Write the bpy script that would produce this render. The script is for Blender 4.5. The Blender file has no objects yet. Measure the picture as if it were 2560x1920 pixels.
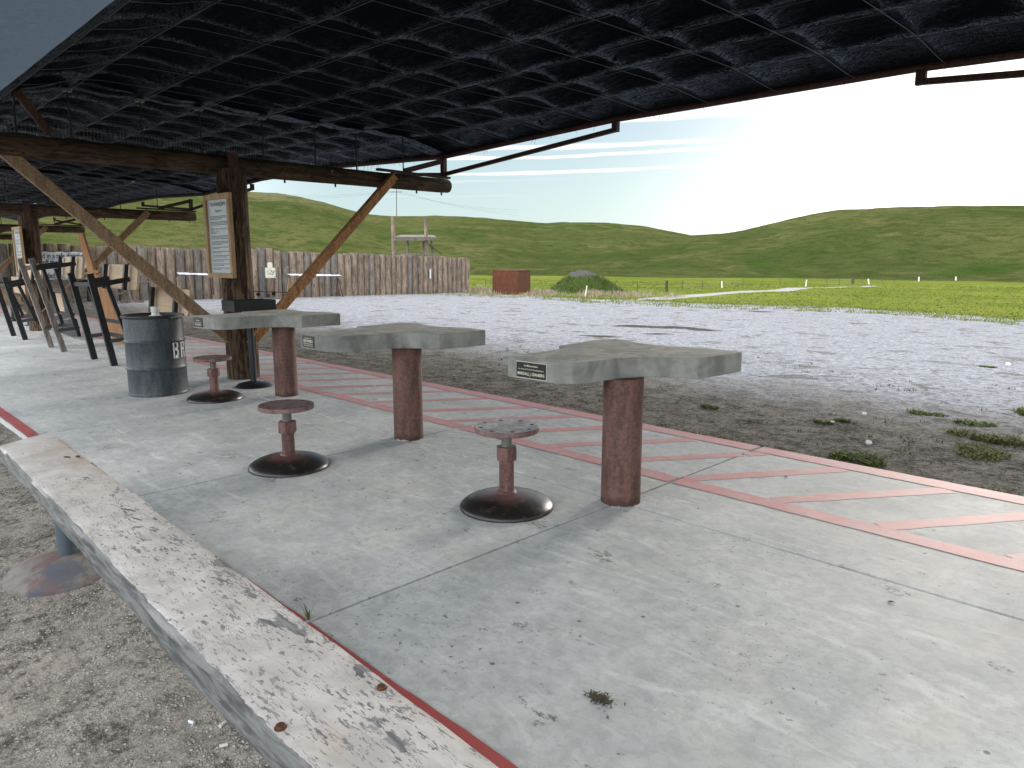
import bpy, bmesh, math, random
import numpy as np
from mathutils import Vector, Matrix, noise as mnoise

# ---------------------------------------------------------------- camera, sky, sun, exposure
S = bpy.context.scene
COL = S.collection
H = 1.4
YAW, PITCH, FPX = math.radians(45.22), math.radians(9.82), 1796.0
cam = bpy.data.objects.new('camera', bpy.data.cameras.new('camera'))
COL.objects.link(cam)
cam.location = (0, 0, H)
cam.rotation_euler = (math.pi/2 - PITCH, 0, YAW)
cam.data.sensor_width = 36
cam.data.lens = FPX/2560*36
cam.data.clip_start = 0.05
cam.data.clip_end = 6000
S.camera = cam

SUN_EL, SUN_AZ = math.radians(16), math.radians(-9)      # azimuth from +Y towards +X
SDIR = Vector((math.sin(SUN_AZ)*math.cos(SUN_EL), math.cos(SUN_AZ)*math.cos(SUN_EL), math.sin(SUN_EL)))
sl = bpy.data.lights.new('sun', 'SUN')
sl.energy = 1.8
sl.angle = math.radians(16)
sl.color = (1.0, 0.92, 0.82)
sun = bpy.data.objects.new('sun', sl)
COL.objects.link(sun)
sun.rotation_euler = (-SDIR).to_track_quat('-Z', 'Y').to_euler()

S.view_settings.view_transform = 'Standard'
S.view_settings.look = 'None'
S.view_settings.gamma = 1
S.view_settings.use_curve_mapping = False
S.view_settings.exposure = 0.30


class NT:
    """small node-tree writer"""
    def __init__(s, tree):
        s.t = tree; s.n = tree.nodes; s.l = tree.links
    def node(s, kind, **kw):
        n = s.n.new(kind)
        for k, v in kw.items():
            setattr(n, k, v)
        return n
    def put(s, sock, v):
        if hasattr(v, 'is_linked') or isinstance(v, bpy.types.NodeSocket):
            s.l.new(v, sock)
        elif v is not None:
            if hasattr(sock.default_value, '__len__') and not hasattr(v, '__len__'):
                v = [v]*len(sock.default_value)
            if hasattr(sock.default_value, '__len__') and len(sock.default_value) == 4 and len(v) == 3:
                v = (*v, 1)
            sock.default_value = v
    def math(s, op, a, b=None, c=None, clamp=False):
        n = s.node('ShaderNodeMath', operation=op, use_clamp=clamp)
        s.put(n.inputs[0], a); s.put(n.inputs[1], b)
        if c is not None: s.put(n.inputs[2], c)
        return n.outputs[0]
    def vmath(s, op, a, b=None, out=0):
        n = s.node('ShaderNodeVectorMath', operation=op)
        s.put(n.inputs[0], a); s.put(n.inputs[1], b)
        return n.outputs[out]
    def mix(s, f, a, b, mode='MIX'):
        n = s.node('ShaderNodeMix', data_type='RGBA', blend_type=mode, clamp_factor=True)
        s.put(n.inputs[0], f); s.put(n.inputs[6], a); s.put(n.inputs[7], b)
        return n.outputs[2]
    def noise(s, vec, scale, detail=4, rough=0.55, dist=0.0, out=0):
        n = s.node('ShaderNodeTexNoise')
        s.put(n.inputs['Vector'], vec); n.inputs['Scale'].default_value = scale
        n.inputs['Detail'].default_value = detail; n.inputs['Roughness'].default_value = rough
        n.inputs['Distortion'].default_value = dist
        return n.outputs[out]
    def voro(s, vec, scale, feature='F1', out=0, rnd=1.0):
        n = s.node('ShaderNodeTexVoronoi', feature=feature)
        s.put(n.inputs['Vector'], vec); n.inputs['Scale'].default_value = scale
        n.inputs['Randomness'].default_value = rnd
        return n.outputs[out]
    def ramp(s, f, *stops):
        n = s.node('ShaderNodeMapRange', interpolation_type='SMOOTHSTEP')
        (a, x), (b, y) = stops
        s.put(n.inputs[0], f)
        for i, v in enumerate((a, b, x, y)): n.inputs[1+i].default_value = v
        return n.outputs[0]
    def sep(s, v):
        n = s.node('ShaderNodeSeparateXYZ'); s.put(n.inputs[0], v); return n.outputs
    def comb(s, x, y, z):
        n = s.node('ShaderNodeCombineXYZ')
        for i, v in enumerate((x, y, z)): s.put(n.inputs[i], v)
        return n.outputs[0]
    def scale(s, v, xyz):
        return s.vmath('MULTIPLY', v, xyz)
    def bump(s, h, strength=0.3, dist=0.01, normal=None):
        n = s.node('ShaderNodeBump'); n.inputs['Strength'].default_value = strength
        n.inputs['Distance'].default_value = dist; s.put(n.inputs['Height'], h)
        if normal is not None: s.put(n.inputs['Normal'], normal)
        return n.outputs[0]


W = bpy.data.worlds.new('World')
S.world = W
W.use_nodes = True
for n in list(W.node_tree.nodes): W.node_tree.nodes.remove(n)
w = NT(W.node_tree)
sky = w.node('ShaderNodeTexSky', sky_type='NISHITA', sun_disc=False, sun_elevation=SUN_EL,
             sun_rotation=SUN_AZ, altitude=300, air_density=1.0, dust_density=1.2, ozone_density=1.2)
geo = w.node('ShaderNodeTexCoord')
d = w.vmath('NORMALIZE', geo.outputs['Generated'])
dx, dy, dz = w.sep(d)
# elevation and bearing from the direction in which the range lies (north-west)
elev = w.math('MULTIPLY', w.math('ARCSINE', dz), 57.2958)
bear = w.math('MULTIPLY', w.math('ARCTAN2', dx, dy), 57.2958)      # 0 along +Y, negative to the left
azc = w.math('ADD', bear, 45.0)
wob = w.math('MULTIPLY', w.math('SUBTRACT', w.noise(w.comb(w.math('MULTIPLY', azc, 0.12), elev, 0), 1.0, 3), 0.5), 0.5)
streak = None
for e0, sl_, a0, a1, hw, amt in ((10.15, 0.02, 2, 24, .33, 1.0), (8.35, 0.022, -8, 30, .22, .95), (7.7, 0.022, -8, 30, .17, .9),
                                 (6.55, 0.02, -22, 18, .17, .8), (6.0, 0.035, -8, 2, .15, .35),  (4.9, .02, -10, 0, .08, .3)):
    c = w.math('SUBTRACT', w.math('ADD', elev, wob), w.math('ADD', e0, w.math('MULTIPLY', azc, sl_)))
    band = w.ramp(w.math('ABSOLUTE', c), (hw*.45, amt), (hw, 0))
    ends = w.math('MULTIPLY', w.ramp(azc, (a0-4, 0), (a0+4, 1)), w.ramp(azc, (a1-14, 1), (a1+6, 0)))
    b = w.math('MULTIPLY', band, ends)
    streak = b if streak is None else w.math('MAXIMUM', streak, b)
# a white bank of thin cloud across the right, its lower edge sinking to the right
bank = w.math('MULTIPLY', w.ramp(w.math('SUBTRACT', w.math('ADD', elev, w.math('MULTIPLY', azc, .15)), w.math('ADD', 12.75, w.math('MULTIPLY', wob, .8))), (-.35, 0), (.5, 1)), w.ramp(azc, (5, 0), (17, 1)))
lowglow = w.ramp(elev, (1.5, 1), (10.5, .3))
GD = (math.sin(SUN_AZ)*math.cos(.07), math.cos(SUN_AZ)*math.cos(.07), math.sin(.07))      # the glow sits low in the haze under the sun
cosg = w.vmath('DOT_PRODUCT', d, GD, out=1)
glow = w.math('POWER', w.math('MAXIMUM', cosg, 0.0), 14.0)
glow2 = w.math('POWER', w.math('MAXIMUM', cosg, 0.0), 34.0)
lowhaze = w.ramp(elev, (0, 1), (16, 0))
SKY = 0.10
base = w.vmath('SCALE', sky.outputs[0]); base.node.inputs[3].default_value = SKY*.85
col = w.mix(0.6, base, (0.33, 0.50, 0.70))                               # thin high veil
col = w.mix(w.math('MULTIPLY', lowhaze, .75), col, (0.60, 0.745, 0.705))
col = w.mix(w.math('MULTIPLY', streak, .85), col, (0.95, 0.97, 1.0))
col = w.mix(w.math('MULTIPLY', bank, .8), col, (0.95, 0.97, 1.0))
col = w.mix(1.0, col, w.mix(w.math('MULTIPLY', glow, lowglow, clamp=True), (0, 0, 0), (0.24, 0.23, 0.22)), mode='ADD')
col = w.mix(1.0, col, w.mix(w.math('MULTIPLY', glow2, lowglow, clamp=True), (0, 0, 0), (2.3, 2.15, 1.95)), mode='ADD')
# added bright lobe of unseen sky behind the camera, filling light under the roof
rear = w.ramp(w.vmath('DOT_PRODUCT', d, (-.30, -.94, 0.15), out=1), (-.25, 0), (.55, 1))
col = w.mix(1.0, col, w.mix(rear, (0, 0, 0), (2.35, 2.4, 2.45)), mode='ADD')
bg = w.node('ShaderNodeBackground')
w.put(bg.inputs[0], col); bg.inputs[1].default_value = 1.0
out = w.node('ShaderNodeOutputWorld')
w.l.new(bg.outputs[0], out.inputs[0])

# ---------------------------------------------------------------- measuring helpers
_r = Vector((math.cos(YAW), math.sin(YAW), 0))
_d = Vector((-math.sin(YAW)*math.cos(PITCH), math.cos(YAW)*math.cos(PITCH), -math.sin(PITCH)))
_u = _r.cross(_d)
EYE = Vector((0, 0, H))
def ray(x, y): return (_d*FPX + _r*(x-1280) - _u*(y-960)).normalized()
def onz(x, y, z=0.0): v = ray(x, y); return EYE + v*((z-H)/v.z)
def onY(x, y, Y): v = ray(x, y); return EYE + v*(Y/v.y)
def onX(x, y, X): v = ray(x, y); return EYE + v*(X/v.x)
def K(x, y): return x*2560/2212, y*2560/2212

def sstep(a, b, x):
    t = min(1, max(0, (x-a)/(b-a))); return t*t*(3-2*t)
def fbm(x, y, o=4):
    return mnoise.fractal(Vector((x, y, 0.37)), 1.0, 2.0, o)

def flat_z(x, y):
    z = -0.045 - 2.6*(1-math.exp(-0.0077*max(0, y-5.2)))
    if y < 1.2: z -= 0.05*sstep(1.2, 0.6, y)
    return z
def ground_z(x, y):
    z = flat_z(x, y)
    if y > 5.0 or y < 1.2:
        z += 0.012*fbm(x*1.3, y*1.3, 3)
    r = math.hypot(x, y)
    if r > 18: z += 0.16*sstep(18, 60, r)*fbm(x*0.08, y*0.08, 3)
    return z
def ong(x, y):
    v = ray(x, y); t = 1.0
    for _ in range(4000):
        p = EYE + v*t
        if p.z < flat_z(p.x, p.y): break
        t *= 1.004
    return EYE + v*t

# ---------------------------------------------------------------- mesh helpers
def srgb(r, g, b):
    return tuple((c/255/12.92) if c/255 <= .04045 else ((c/255+.055)/1.055)**2.4 for c in (r, g, b))

class MB:
    def __init__(s): s.v = []; s.f = []; s.m = []
    def add(s, vs, fs, mi=0):
        o = len(s.v); s.v += [tuple(v) for v in vs]; s.f += [tuple(i+o for i in f) for f in fs]; s.m += [mi]*len(fs)
        return s
    def box(s, c, size, rot=None, mi=0):
        hx, hy, hz = (q/2 for q in size)
        vs = [Vector((x, y, z)) for x in (-hx, hx) for y in (-hy, hy) for z in (-hz, hz)]
        if rot is not None: vs = [rot @ v for v in vs]
        vs = [v+Vector(c) for v in vs]
        return s.add(vs, [(0, 1, 3, 2), (4, 6, 7, 5), (0, 4, 5, 1), (2, 3, 7, 6), (0, 2, 6, 4), (1, 5, 7, 3)], mi)
    def bar(s, p0, p1, wd, ht, up=(0, 0, 1), mi=0):
        p0, p1 = Vector(p0), Vector(p1); a = (p1-p0).normalized()
        b = a.cross(Vector(up)); b = (b if b.length > 1e-4 else a.cross(Vector((1, 0, 0)))).normalized(); c = b.cross(a)
        vs = [p + b*sx*wd/2 + c*sz*ht/2 for p in (p0, p1) for sx, sz in ((-1, -1), (1, -1), (1, 1), (-1, 1))]
        return s.add(vs, [(3, 2, 1, 0), (4, 5, 6, 7), (0, 1, 5, 4), (1, 2, 6, 5), (2, 3, 7, 6), (3, 0, 4, 7)], mi)
    def tube(s, p0, p1, r0, r1=None, n=16, cap=True, mi=0):
        r1 = r0 if r1 is None else r1
        p0, p1 = Vector(p0), Vector(p1); a = (p1-p0).normalized()
        b = a.cross(Vector((0, 0, 1))); b = (b if b.length > 1e-3 else Vector((1, 0, 0))).normalized(); c = a.cross(b)
        vs = []
        for p, r in ((p0, r0), (p1, r1)):
            vs += [p + (b*math.cos(2*math.pi*i/n) + c*math.sin(2*math.pi*i/n))*r for i in range(n)]
        fs = [(i, (i+1) % n, n+(i+1) % n, n+i) for i in range(n)]
        if cap: fs += [tuple(range(n))[::-1], tuple(range(n, 2*n))]
        return s.add(vs, fs, mi)
    def path(s, pts, r, n=6):
        for a, b in zip(pts, pts[1:]): s.tube(a, b, r, n=n, cap=False)
        return s
    def lathe(s, c, prof, n=32, mi=0):
        c = Vector(c); vs = []; fs = []
        for r, z in prof:
            vs += [c + Vector((r*math.cos(2*math.pi*i/n), r*math.sin(2*math.pi*i/n), z)) for i in range(n)]
        for k in range(len(prof)-1):
            fs += [(k*n+i, k*n+(i+1) % n, (k+1)*n+(i+1) % n, (k+1)*n+i) for i in range(n)]
        fs += [tuple(range(n))[::-1], tuple(range((len(prof)-1)*n, len(prof)*n))]
        return s.add(vs, fs, mi)
    def prism(s, poly, z0, z1, mi=0):
        n = len(poly)
        vs = [(x, y, z0) for x, y in poly] + [(x, y, z1) for x, y in poly]
        return s.add(vs, [tuple(range(n))[::-1], tuple(range(n, 2*n))] + [(i, (i+1) % n, n+(i+1) % n, n+i) for i in range(n)], mi)
    def slab3(s, pts, thick):
        """a flat outline of 3-D points given a thickness vector"""
        n = len(pts); t = Vector(thick)
        vs = [Vector(p) for p in pts] + [Vector(p)+t for p in pts]
        return s.add(vs, [tuple(range(n))[::-1], tuple(range(n, 2*n))] + [(i, (i+1) % n, n+(i+1) % n, n+i) for i in range(n)])
    def log(s, p0, p1, r0, r1, n=18, seg=14, rough=0.05, seed=0, lobes=1.0, capbev=0.0):
        p0, p1 = Vector(p0), Vector(p1); a = (p1-p0); L = a.length; a.normalize()
        b = a.cross(Vector((0, 0, 1))); b = (b if b.length > 1e-3 else Vector((1, 0, 0))).normalized(); c = a.cross(b)
        vs = []
        ts = [k/seg for k in range(seg+1)]
        for t in ts:
            r = r0 + (r1-r0)*t
            if capbev and (t == 0 or t == 1): r *= 1-capbev
            for i in range(n):
                th = 2*math.pi*i/n
                q = Vector((math.cos(th)*2.2*lobes + seed*7.1, math.sin(th)*2.2*lobes, t*L*0.8))
                rr = r*(1 + rough*2*mnoise.noise(q))
                vs.append(p0 + a*(t*L) + (b*math.cos(th)+c*math.sin(th))*rr)
        fs = [(k*n+i, k*n+(i+1) % n, (k+1)*n+(i+1) % n, (k+1)*n+i) for k in range(seg) for i in range(n)]
        fs += [tuple(range(n))[::-1], tuple(range(seg*n, (seg+1)*n))]
        return s.add(vs, fs)
    def build(s, name, mats, parent=None, smooth=False, bevel=0.0, seg=2, ang=35):
        me = bpy.data.meshes.new(name)
        off = parent_loc(parent) if parent else Vector((0, 0, 0))
        me.from_pydata([Vector(v)-off for v in s.v], [], s.f)
        bm = bmesh.new(); bm.from_mesh(me)
        bmesh.ops.recalc_face_normals(bm, faces=bm.faces)
        if bevel:
            es = [e for e in bm.edges if len(e.link_faces) == 2 and e.calc_face_angle(0) > math.radians(ang)]
            bmesh.ops.bevel(bm, geom=es, offset=bevel, segments=seg, affect='EDGES', profile=.6, clamp_overlap=True)
        if smooth:
            for f in bm.faces: f.smooth = True
            for e in bm.edges:
                if len(e.link_faces) == 2 and e.calc_face_angle(0) > math.radians(ang): e.smooth = False
        bm.to_mesh(me); bm.free()
        if not isinstance(mats, (list, tuple)): mats = [mats]
        for m in mats: me.materials.append(m)
        if len(mats) > 1 and not bevel:
            me.polygons.foreach_set('material_index', s.m)
        o = bpy.data.objects.new(name, me); COL.objects.link(o)
        if parent: o.parent = parent
        return o

def parent_loc(o):
    p = Vector((0, 0, 0))
    while o is not None:
        p += Vector(o.location); o = o.parent
    return p

def thing(name, label, cat, loc=(0, 0, 0), group=None):
    o = bpy.data.objects.new(name, None); COL.objects.link(o); o.location = loc
    o.empty_display_size = .1
    return tag(o, label, cat, group)
def tag(o, label, cat, group=None, kind=None):
    o['label'] = label; o['category'] = cat
    if group: o['group'] = group
    if kind: o['kind'] = kind
    return o
def struct(o, label=None):
    o['kind'] = 'structure'
    if label: o['label'] = label
    return o
def kids(o): return [c for c in list(bpy.data.objects) if c.parent == o]
def copy_tree(o, delta=(0, 0, 0), label=None, parent=None):
    c = o.copy(); COL.objects.link(c)
    if parent is not None: c.parent = parent
    else: c.location = Vector(o.location) + Vector(delta)
    if label: c['label'] = label
    for k in kids(o): copy_tree(k, parent=c)
    return c

def text_mb(body, size, to3d, font_scale=(1, 1), align='CENTER', extrude=0.0, bold=False):
    """letters as a mesh; to3d maps (x, y, depth) to a point"""
    cu = bpy.data.curves.new('t', 'FONT'); cu.body = body; cu.size = size; cu.align_x = align
    cu.resolution_u = 2; cu.extrude = extrude; cu.fill_mode = 'BOTH'
    if bold: cu.offset = size*0.012
    ob = bpy.data.objects.new('t', cu); COL.objects.link(ob)
    bpy.context.view_layer.update()
    me = bpy.data.meshes.new_from_object(ob)
    mb = MB()
    mb.add([to3d(v.co.x*font_scale[0], v.co.y*font_scale[1], v.co.z) for v in me.vertices], [tuple(p.vertices) for p in me.polygons])
    bpy.data.objects.remove(ob); bpy.data.meshes.remove(me); bpy.data.curves.remove(cu)
    return mb

# ---------------------------------------------------------------- materials
MAT = {}
def new_mat(name):
    m = bpy.data.materials.new(name); m.use_nodes = True
    for n in list(m.node_tree.nodes): m.node_tree.nodes.remove(n)
    t = NT(m.node_tree)
    b = t.node('ShaderNodeBsdfPrincipled'); o = t.node('ShaderNodeOutputMaterial')
    t.l.new(b.outputs[0], o.inputs[0])
    t.b = b; t.o = o
    tc = t.node('ShaderNodeTexCoord'); oi = t.node('ShaderNodeObjectInfo')
    t.rnd = oi.outputs['Random']
    t.obj = t.vmath('ADD', tc.outputs['Object'], t.vmath('SCALE', (13.7, 7.3, 29.1)))
    t.l.new(t.rnd, t.obj.node.inputs[1].links[0].from_node.inputs[3])
    t.raw = tc.outputs['Object']
    g = t.node('ShaderNodeNewGeometry'); t.pos = g.outputs['Position']; t.nrm = g.outputs['Normal']
    MAT[name] = m
    return m, t
def fin(t, col, rough=.7, normal=None, spec=.4, metal=0.0):
    t.put(t.b.inputs['Base Color'], col); t.put(t.b.inputs['Roughness'], rough)
    t.b.inputs['Specular IOR Level'].default_value = spec; t.b.inputs['Metallic'].default_value = metal
    if normal is not None: t.put(t.b.inputs['Normal'], normal)

def simple(name, rgb, rough=.6, var=.25, scale=6, spec=.4, metal=0, bump=.15, bs=60):
    m, t = new_mat(name)
    n = t.noise(t.obj, scale, 5)
    n2 = t.noise(t.obj, bs, 3)
    c = t.mix(n, tuple(v*(1-var) for v in rgb), tuple(min(1, v*(1+var)) for v in rgb))
    fin(t, c, t.math('ADD', rough-.08, t.math('MULTIPLY', n2, .16)), t.bump(n2, bump, .004), spec, metal)
    return m

# concrete of the floor slab
def concrete(name, lo, hi, warm, floor=True):
    m, t = new_mat(name)
    p = t.pos if floor else t.obj
    big = t.noise(p, .9, 5, .6, .6)
    mid = t.noise(p, 4.5, 6, .65, .4)
    fine = t.noise(p, 90, 3, .6)
    # broom / trowel streaks along X
    st = t.noise(t.scale(p, (1.0, 4.5, 1)), 3.4, 6, .68, 2.2)
    f = t.math('ADD', t.math('MULTIPLY', big, .5), t.math('ADD', t.math('MULTIPLY', mid, .36), t.math('MULTIPLY', st, .16)))
    c = t.mix(t.ramp(f, (.38, 0), (.68, 1)), lo, hi)
    c = t.mix(t.math('MULTIPLY', t.ramp(t.noise(p, 1.7, 6, .7, 1.2), (.46, 0), (.72, 1)), .45), c, warm)
    sw = t.ramp(t.noise(t.scale(p, (.5, 2.2, 1)), 2.2, 4, .5, 2.5), (.56, 0), (.70, .35))   # pale trowel sweeps
    c = t.mix(sw, c, tuple(v*1.2 for v in hi))
    # scuffs, droppings and specks of dirt
    sp = t.noise(p, 38, 3, .75)
    area = t.ramp(t.noise(p, 1.1, 3), (.42, 0), (.66, 1))
    specks = t.math('MULTIPLY', t.ramp(sp, (.615, 0), (.665, 1)), area)
    c = t.mix(t.math('MULTIPLY', specks, .8), c, (.045, .04, .034))
    sc = t.noise(t.scale(p, (1, 1.6, 1)), 7.5, 9, .78, 1.0)
    scm = t.math('MULTIPLY', t.ramp(sc, (.61, 0), (.69, 1)), t.ramp(t.noise(p, .8, 2), (.44, 0), (.56, 1)))
    c = t.mix(t.math('MULTIPLY', scm, .8), c, (.06, .052, .042))
    scr = t.ramp(t.math('ABSOLUTE', t.math('SUBTRACT', t.noise(t.scale(p, (3, .7, 1)), 2.3, 3, .5, 1.8), .5)), (0, .30), (.007, 0))
    c = t.mix(t.math('MULTIPLY', scr, area), c, (.62, .62, .60))
    mott = t.noise(p, 17, 6, .75, .5)
    c = t.mix(t.ramp(mott, (.42, .20), (.56, 0)), c, (.17, .17, .165))
    for sc_, r0, r1, wob in ((1.7, .05, .13, .11), (3.1, .05, .11, .08), (6.5, .05, .10, .05)):        # ragged boot scuffs and dropped mud
        q = t.vmath('ADD', t.scale(p, (1, 1.7, .01)), t.vmath('SCALE', t.vmath('SUBTRACT', t.noise(p, 9, 4, .7, out=1), (.5, .5, .5))))
        q.node.inputs[1].links[0].from_node.inputs[3].default_value = wob*5
        dv = t.voro(q, sc_); pick = t.sep(t.voro(q, sc_, out=1))[0]
        sm = t.math('MULTIPLY', t.ramp(dv, (r0, 1), (r1*1.5, 0)), t.math('MULTIPLY', t.ramp(pick, (.30, 0), (.42, 1)), t.ramp(t.noise(t.scale(p, (1, 1.8, 1)), 34, 5, .78), (.45, 0), (.56, 1))))
        c = t.mix(t.math('MULTIPLY', sm, .85), c, (.075, .066, .056))
    dots = t.voro(t.scale(p, (1, 1, .01)), 5.5, rnd=1.0)
    c = t.mix(t.ramp(dots, (.035, .75), (.07, 0)), c, (.05, .045, .04))
    fine2 = t.noise(p, 260, 2)
    c = t.mix(t.math('MULTIPLY', t.ramp(fine2, (.35, 1), (.65, 0)), .12), c, (.1, .1, .1))
    hgt = t.math('ADD', t.math('MULTIPLY', fine, .5), t.math('MULTIPLY', st, .5))
    fin(t, c, t.math('ADD', .52, t.math('MULTIPLY', mid, .3)), t.bump(hgt, .16, .004), .35)
    return m
concrete('slab', (.41, .425, .42), (.655, .66, .64), (.60, .565, .49))

def cast(name):
    m, t = new_mat(name)
    p = t.obj
    big = t.noise(p, 4, 6, .65, .5); fine = t.noise(p, 60, 4, .6); vert = t.noise(t.scale(p, (6, 6, 1.0)), 3, 5, .6)
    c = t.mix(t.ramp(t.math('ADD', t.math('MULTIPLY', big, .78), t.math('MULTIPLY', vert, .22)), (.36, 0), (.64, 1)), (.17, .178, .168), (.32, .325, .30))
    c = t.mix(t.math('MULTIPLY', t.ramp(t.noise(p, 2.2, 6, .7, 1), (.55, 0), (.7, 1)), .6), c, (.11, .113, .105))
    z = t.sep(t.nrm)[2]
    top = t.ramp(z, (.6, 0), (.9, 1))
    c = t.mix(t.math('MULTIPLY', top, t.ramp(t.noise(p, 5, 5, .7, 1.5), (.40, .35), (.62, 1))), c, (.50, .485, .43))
    pit = t.ramp(t.voro(p, 42), (.06, 1), (.14, 0))
    pit = t.math('MULTIPLY', pit, t.ramp(t.noise(p, 9, 2), (.5, 0), (.6, 1)))
    c = t.mix(t.math('MULTIPLY', pit, .7), c, (.06, .06, .055))
    fin(t, c, .82, t.bump(t.math('SUBTRACT', fine, pit), .22, .004), .3)
    return m
cast('cast_concrete')

def rustpaint(name, paint, rust, amt, rough=.6, z0=None):
    m, t = new_mat(name)
    p = t.obj
    n1 = t.noise(p, 7, 7, .72, .3); n2 = t.noise(p, 45, 4, .65); n3 = t.noise(t.scale(p, (5, 5, 1)), 4, 5, .6)
    c = t.mix(t.ramp(t.math('ADD', t.math('MULTIPLY', n3, .5), t.math('MULTIPLY', n2, .5)), (.38, 0), (.62, 1)), tuple(v*.62 for v in paint), tuple(v*1.38 for v in paint))
    mask = t.ramp(t.math('ADD', t.math('MULTIPLY', n1, .6), t.math('MULTIPLY', n2, .4)), (.62-amt, 0), (.70-amt, 1))
    c = t.mix(t.math('MULTIPLY', mask, .85), c, t.mix(n2, tuple(v*.5 for v in rust), tuple(v*1.3 for v in rust)))
    if z0 is not None:       # rust and chipped paint where the foot stands in wet concrete
        zz = t.sep(t.pos)[2]
        foot = t.ramp(t.math('ADD', zz, t.math('MULTIPLY', t.math('SUBTRACT', n1, .5), .12)), (.015, 1), (.06, 0))
        c = t.mix(t.math('MULTIPLY', foot, .9), c, (.055, .028, .018))
        lip = t.ramp(t.math('ADD', zz, t.math('MULTIPLY', t.math('SUBTRACT', n1, .5), .09)), (-.006, 1), (.002, 0))
        c = t.mix(lip, c, (.38, .36, .32))
    pit = t.ramp(t.voro(p, 38), (.05, 1), (.1, 0))
    c = t.mix(t.math('MULTIPLY', pit, .5), c, (.05, .025, .02))
    fin(t, c, t.math('ADD', rough-.1, t.math('MULTIPLY', n2, .25)), t.bump(n2, .25, .004), .4)
    return m
rustpaint('pedestal', (.120, .060, .048), (.15, .095, .075), .06, .62, z0=0)
rustpaint('stool_paint', (.125, .064, .057), (.11, .05, .032), .02, .55)
rustpaint('seat_plate', (.17, .105, .095), (.09, .045, .03), .06, .5)
rustpaint('rust_steel', (.40, .21, .095), (.52, .33, .18), .08, .85)
rustpaint('rust_flat', (.27, .185, .115), (.36, .22, .11), .12, .8)
rustpaint('pale_plate', (.42, .40, .38), (.16, .11, .09), .02, .5)
rustpaint('rust_dark', (.055, .026, .018), (.10, .045, .025), .06, .7)
rustpaint('corten', (.105, .034, .016), (.08, .027, .014), .06, .85)
rustpaint('barrel', (.046, .056, .064), (.075, .085, .092), .02, .45)
rustpaint('barrel_dark', (.02, .023, .026), (.04, .04, .04), .0, .45)

def dome():
    m, t = new_mat('dome_base')
    p = t.raw
    r = t.vmath('LENGTH', t.scale(p, (1, 1, 0)), out=1)
    n = t.noise(t.obj, 9, 6, .7, .6); n2 = t.noise(t.obj, 60, 3)
    f = t.ramp(t.math('ADD', r, t.math('MULTIPLY', t.math('SUBTRACT', n, .5), .16)), (.07, 1), (.19, 0))
    c = t.mix(f, (.016, .013, .012), (.125, .060, .052))
    c = t.mix(t.math('MULTIPLY', t.ramp(t.noise(t.obj, 16, 5, .7), (.55, 0), (.7, 1)), .5), c, (.12, .105, .09))
    fin(t, c, t.math('ADD', .16, t.math('MULTIPLY', n, .32)), t.bump(n2, .12, .003), .5)
dome()
def dusty():
    m, t = new_mat('dusty_base')
    n = t.noise(t.obj, 7, 6, .7, .8); n2 = t.noise(t.obj, 70, 3)
    c = t.mix(t.ramp(n, (.4, 0), (.6, 1)), (.17, .165, .15), (.13, .085, .08))
    c = t.mix(t.ramp(t.noise(t.obj, 4, 4), (.52, 0), (.62, .8)), c, (.075, .085, .105))
    fin(t, c, .8, t.bump(n2, .3, .004), .3)
dusty()

simple('galv', (.12, .13, .112), .45, .3, 12, .5)
simple('black_steel', (.012, .013, .015), .42, .4, 8, .45)
simple('blue_black', (.014, .018, .024), .38, .4, 8, .5)
simple('pole_blue', (.065, .082, .10), .5, .2, 8, .4)
simple('pvc', (.62, .63, .56), .4, .1, 15, .5)
simple('white_paint', (.75, .75, .73), .6, .1, 20, .3)
simple('plastic_white', (.70, .70, .66), .5, .1, 8, .4)
simple('letters', (.025, .025, .028), .6, .1, 8, .2)
simple('grey_letters', (.12, .12, .13), .6, .1, 8, .2)
simple('gold_letters', (.80, .74, .56), .5, .05, 8, .3)
simple('plaque', (.012, .013, .016), .4, .2, 20, .5)
simple('plaque_grey', (.05, .058, .06), .5, .2, 20, .4)
simple('plaque_rim', (.55, .55, .52), .5, .1, 20, .4)
simple('sign_panel', (.50, .545, .555), .35, .04, 4, .4)
simple('banner', (.66, .70, .74), .6, .06, 3, .3)
simple('brass', (.17, .085, .045), .4, .5, 60, .5, .6)
simple('casing', (.5, .52, .53), .35, .2, 30, .6)
simple('target_paper', (.74, .74, .60), .7, .08, 10, .2)
simple('plate_white', (.62, .64, .70), .5, .2, 12, .4)
simple('cable', (.045, .047, .05), .5, .2, 20, .5)
simple('stake', (.78, .79, .76), .6, .06, 8, .3)
simple('tpost', (.09, .08, .06), .7, .3, 8, .3)
simple('rubber', (.03, .03, .03), .7, .3, 8, .3)

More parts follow.
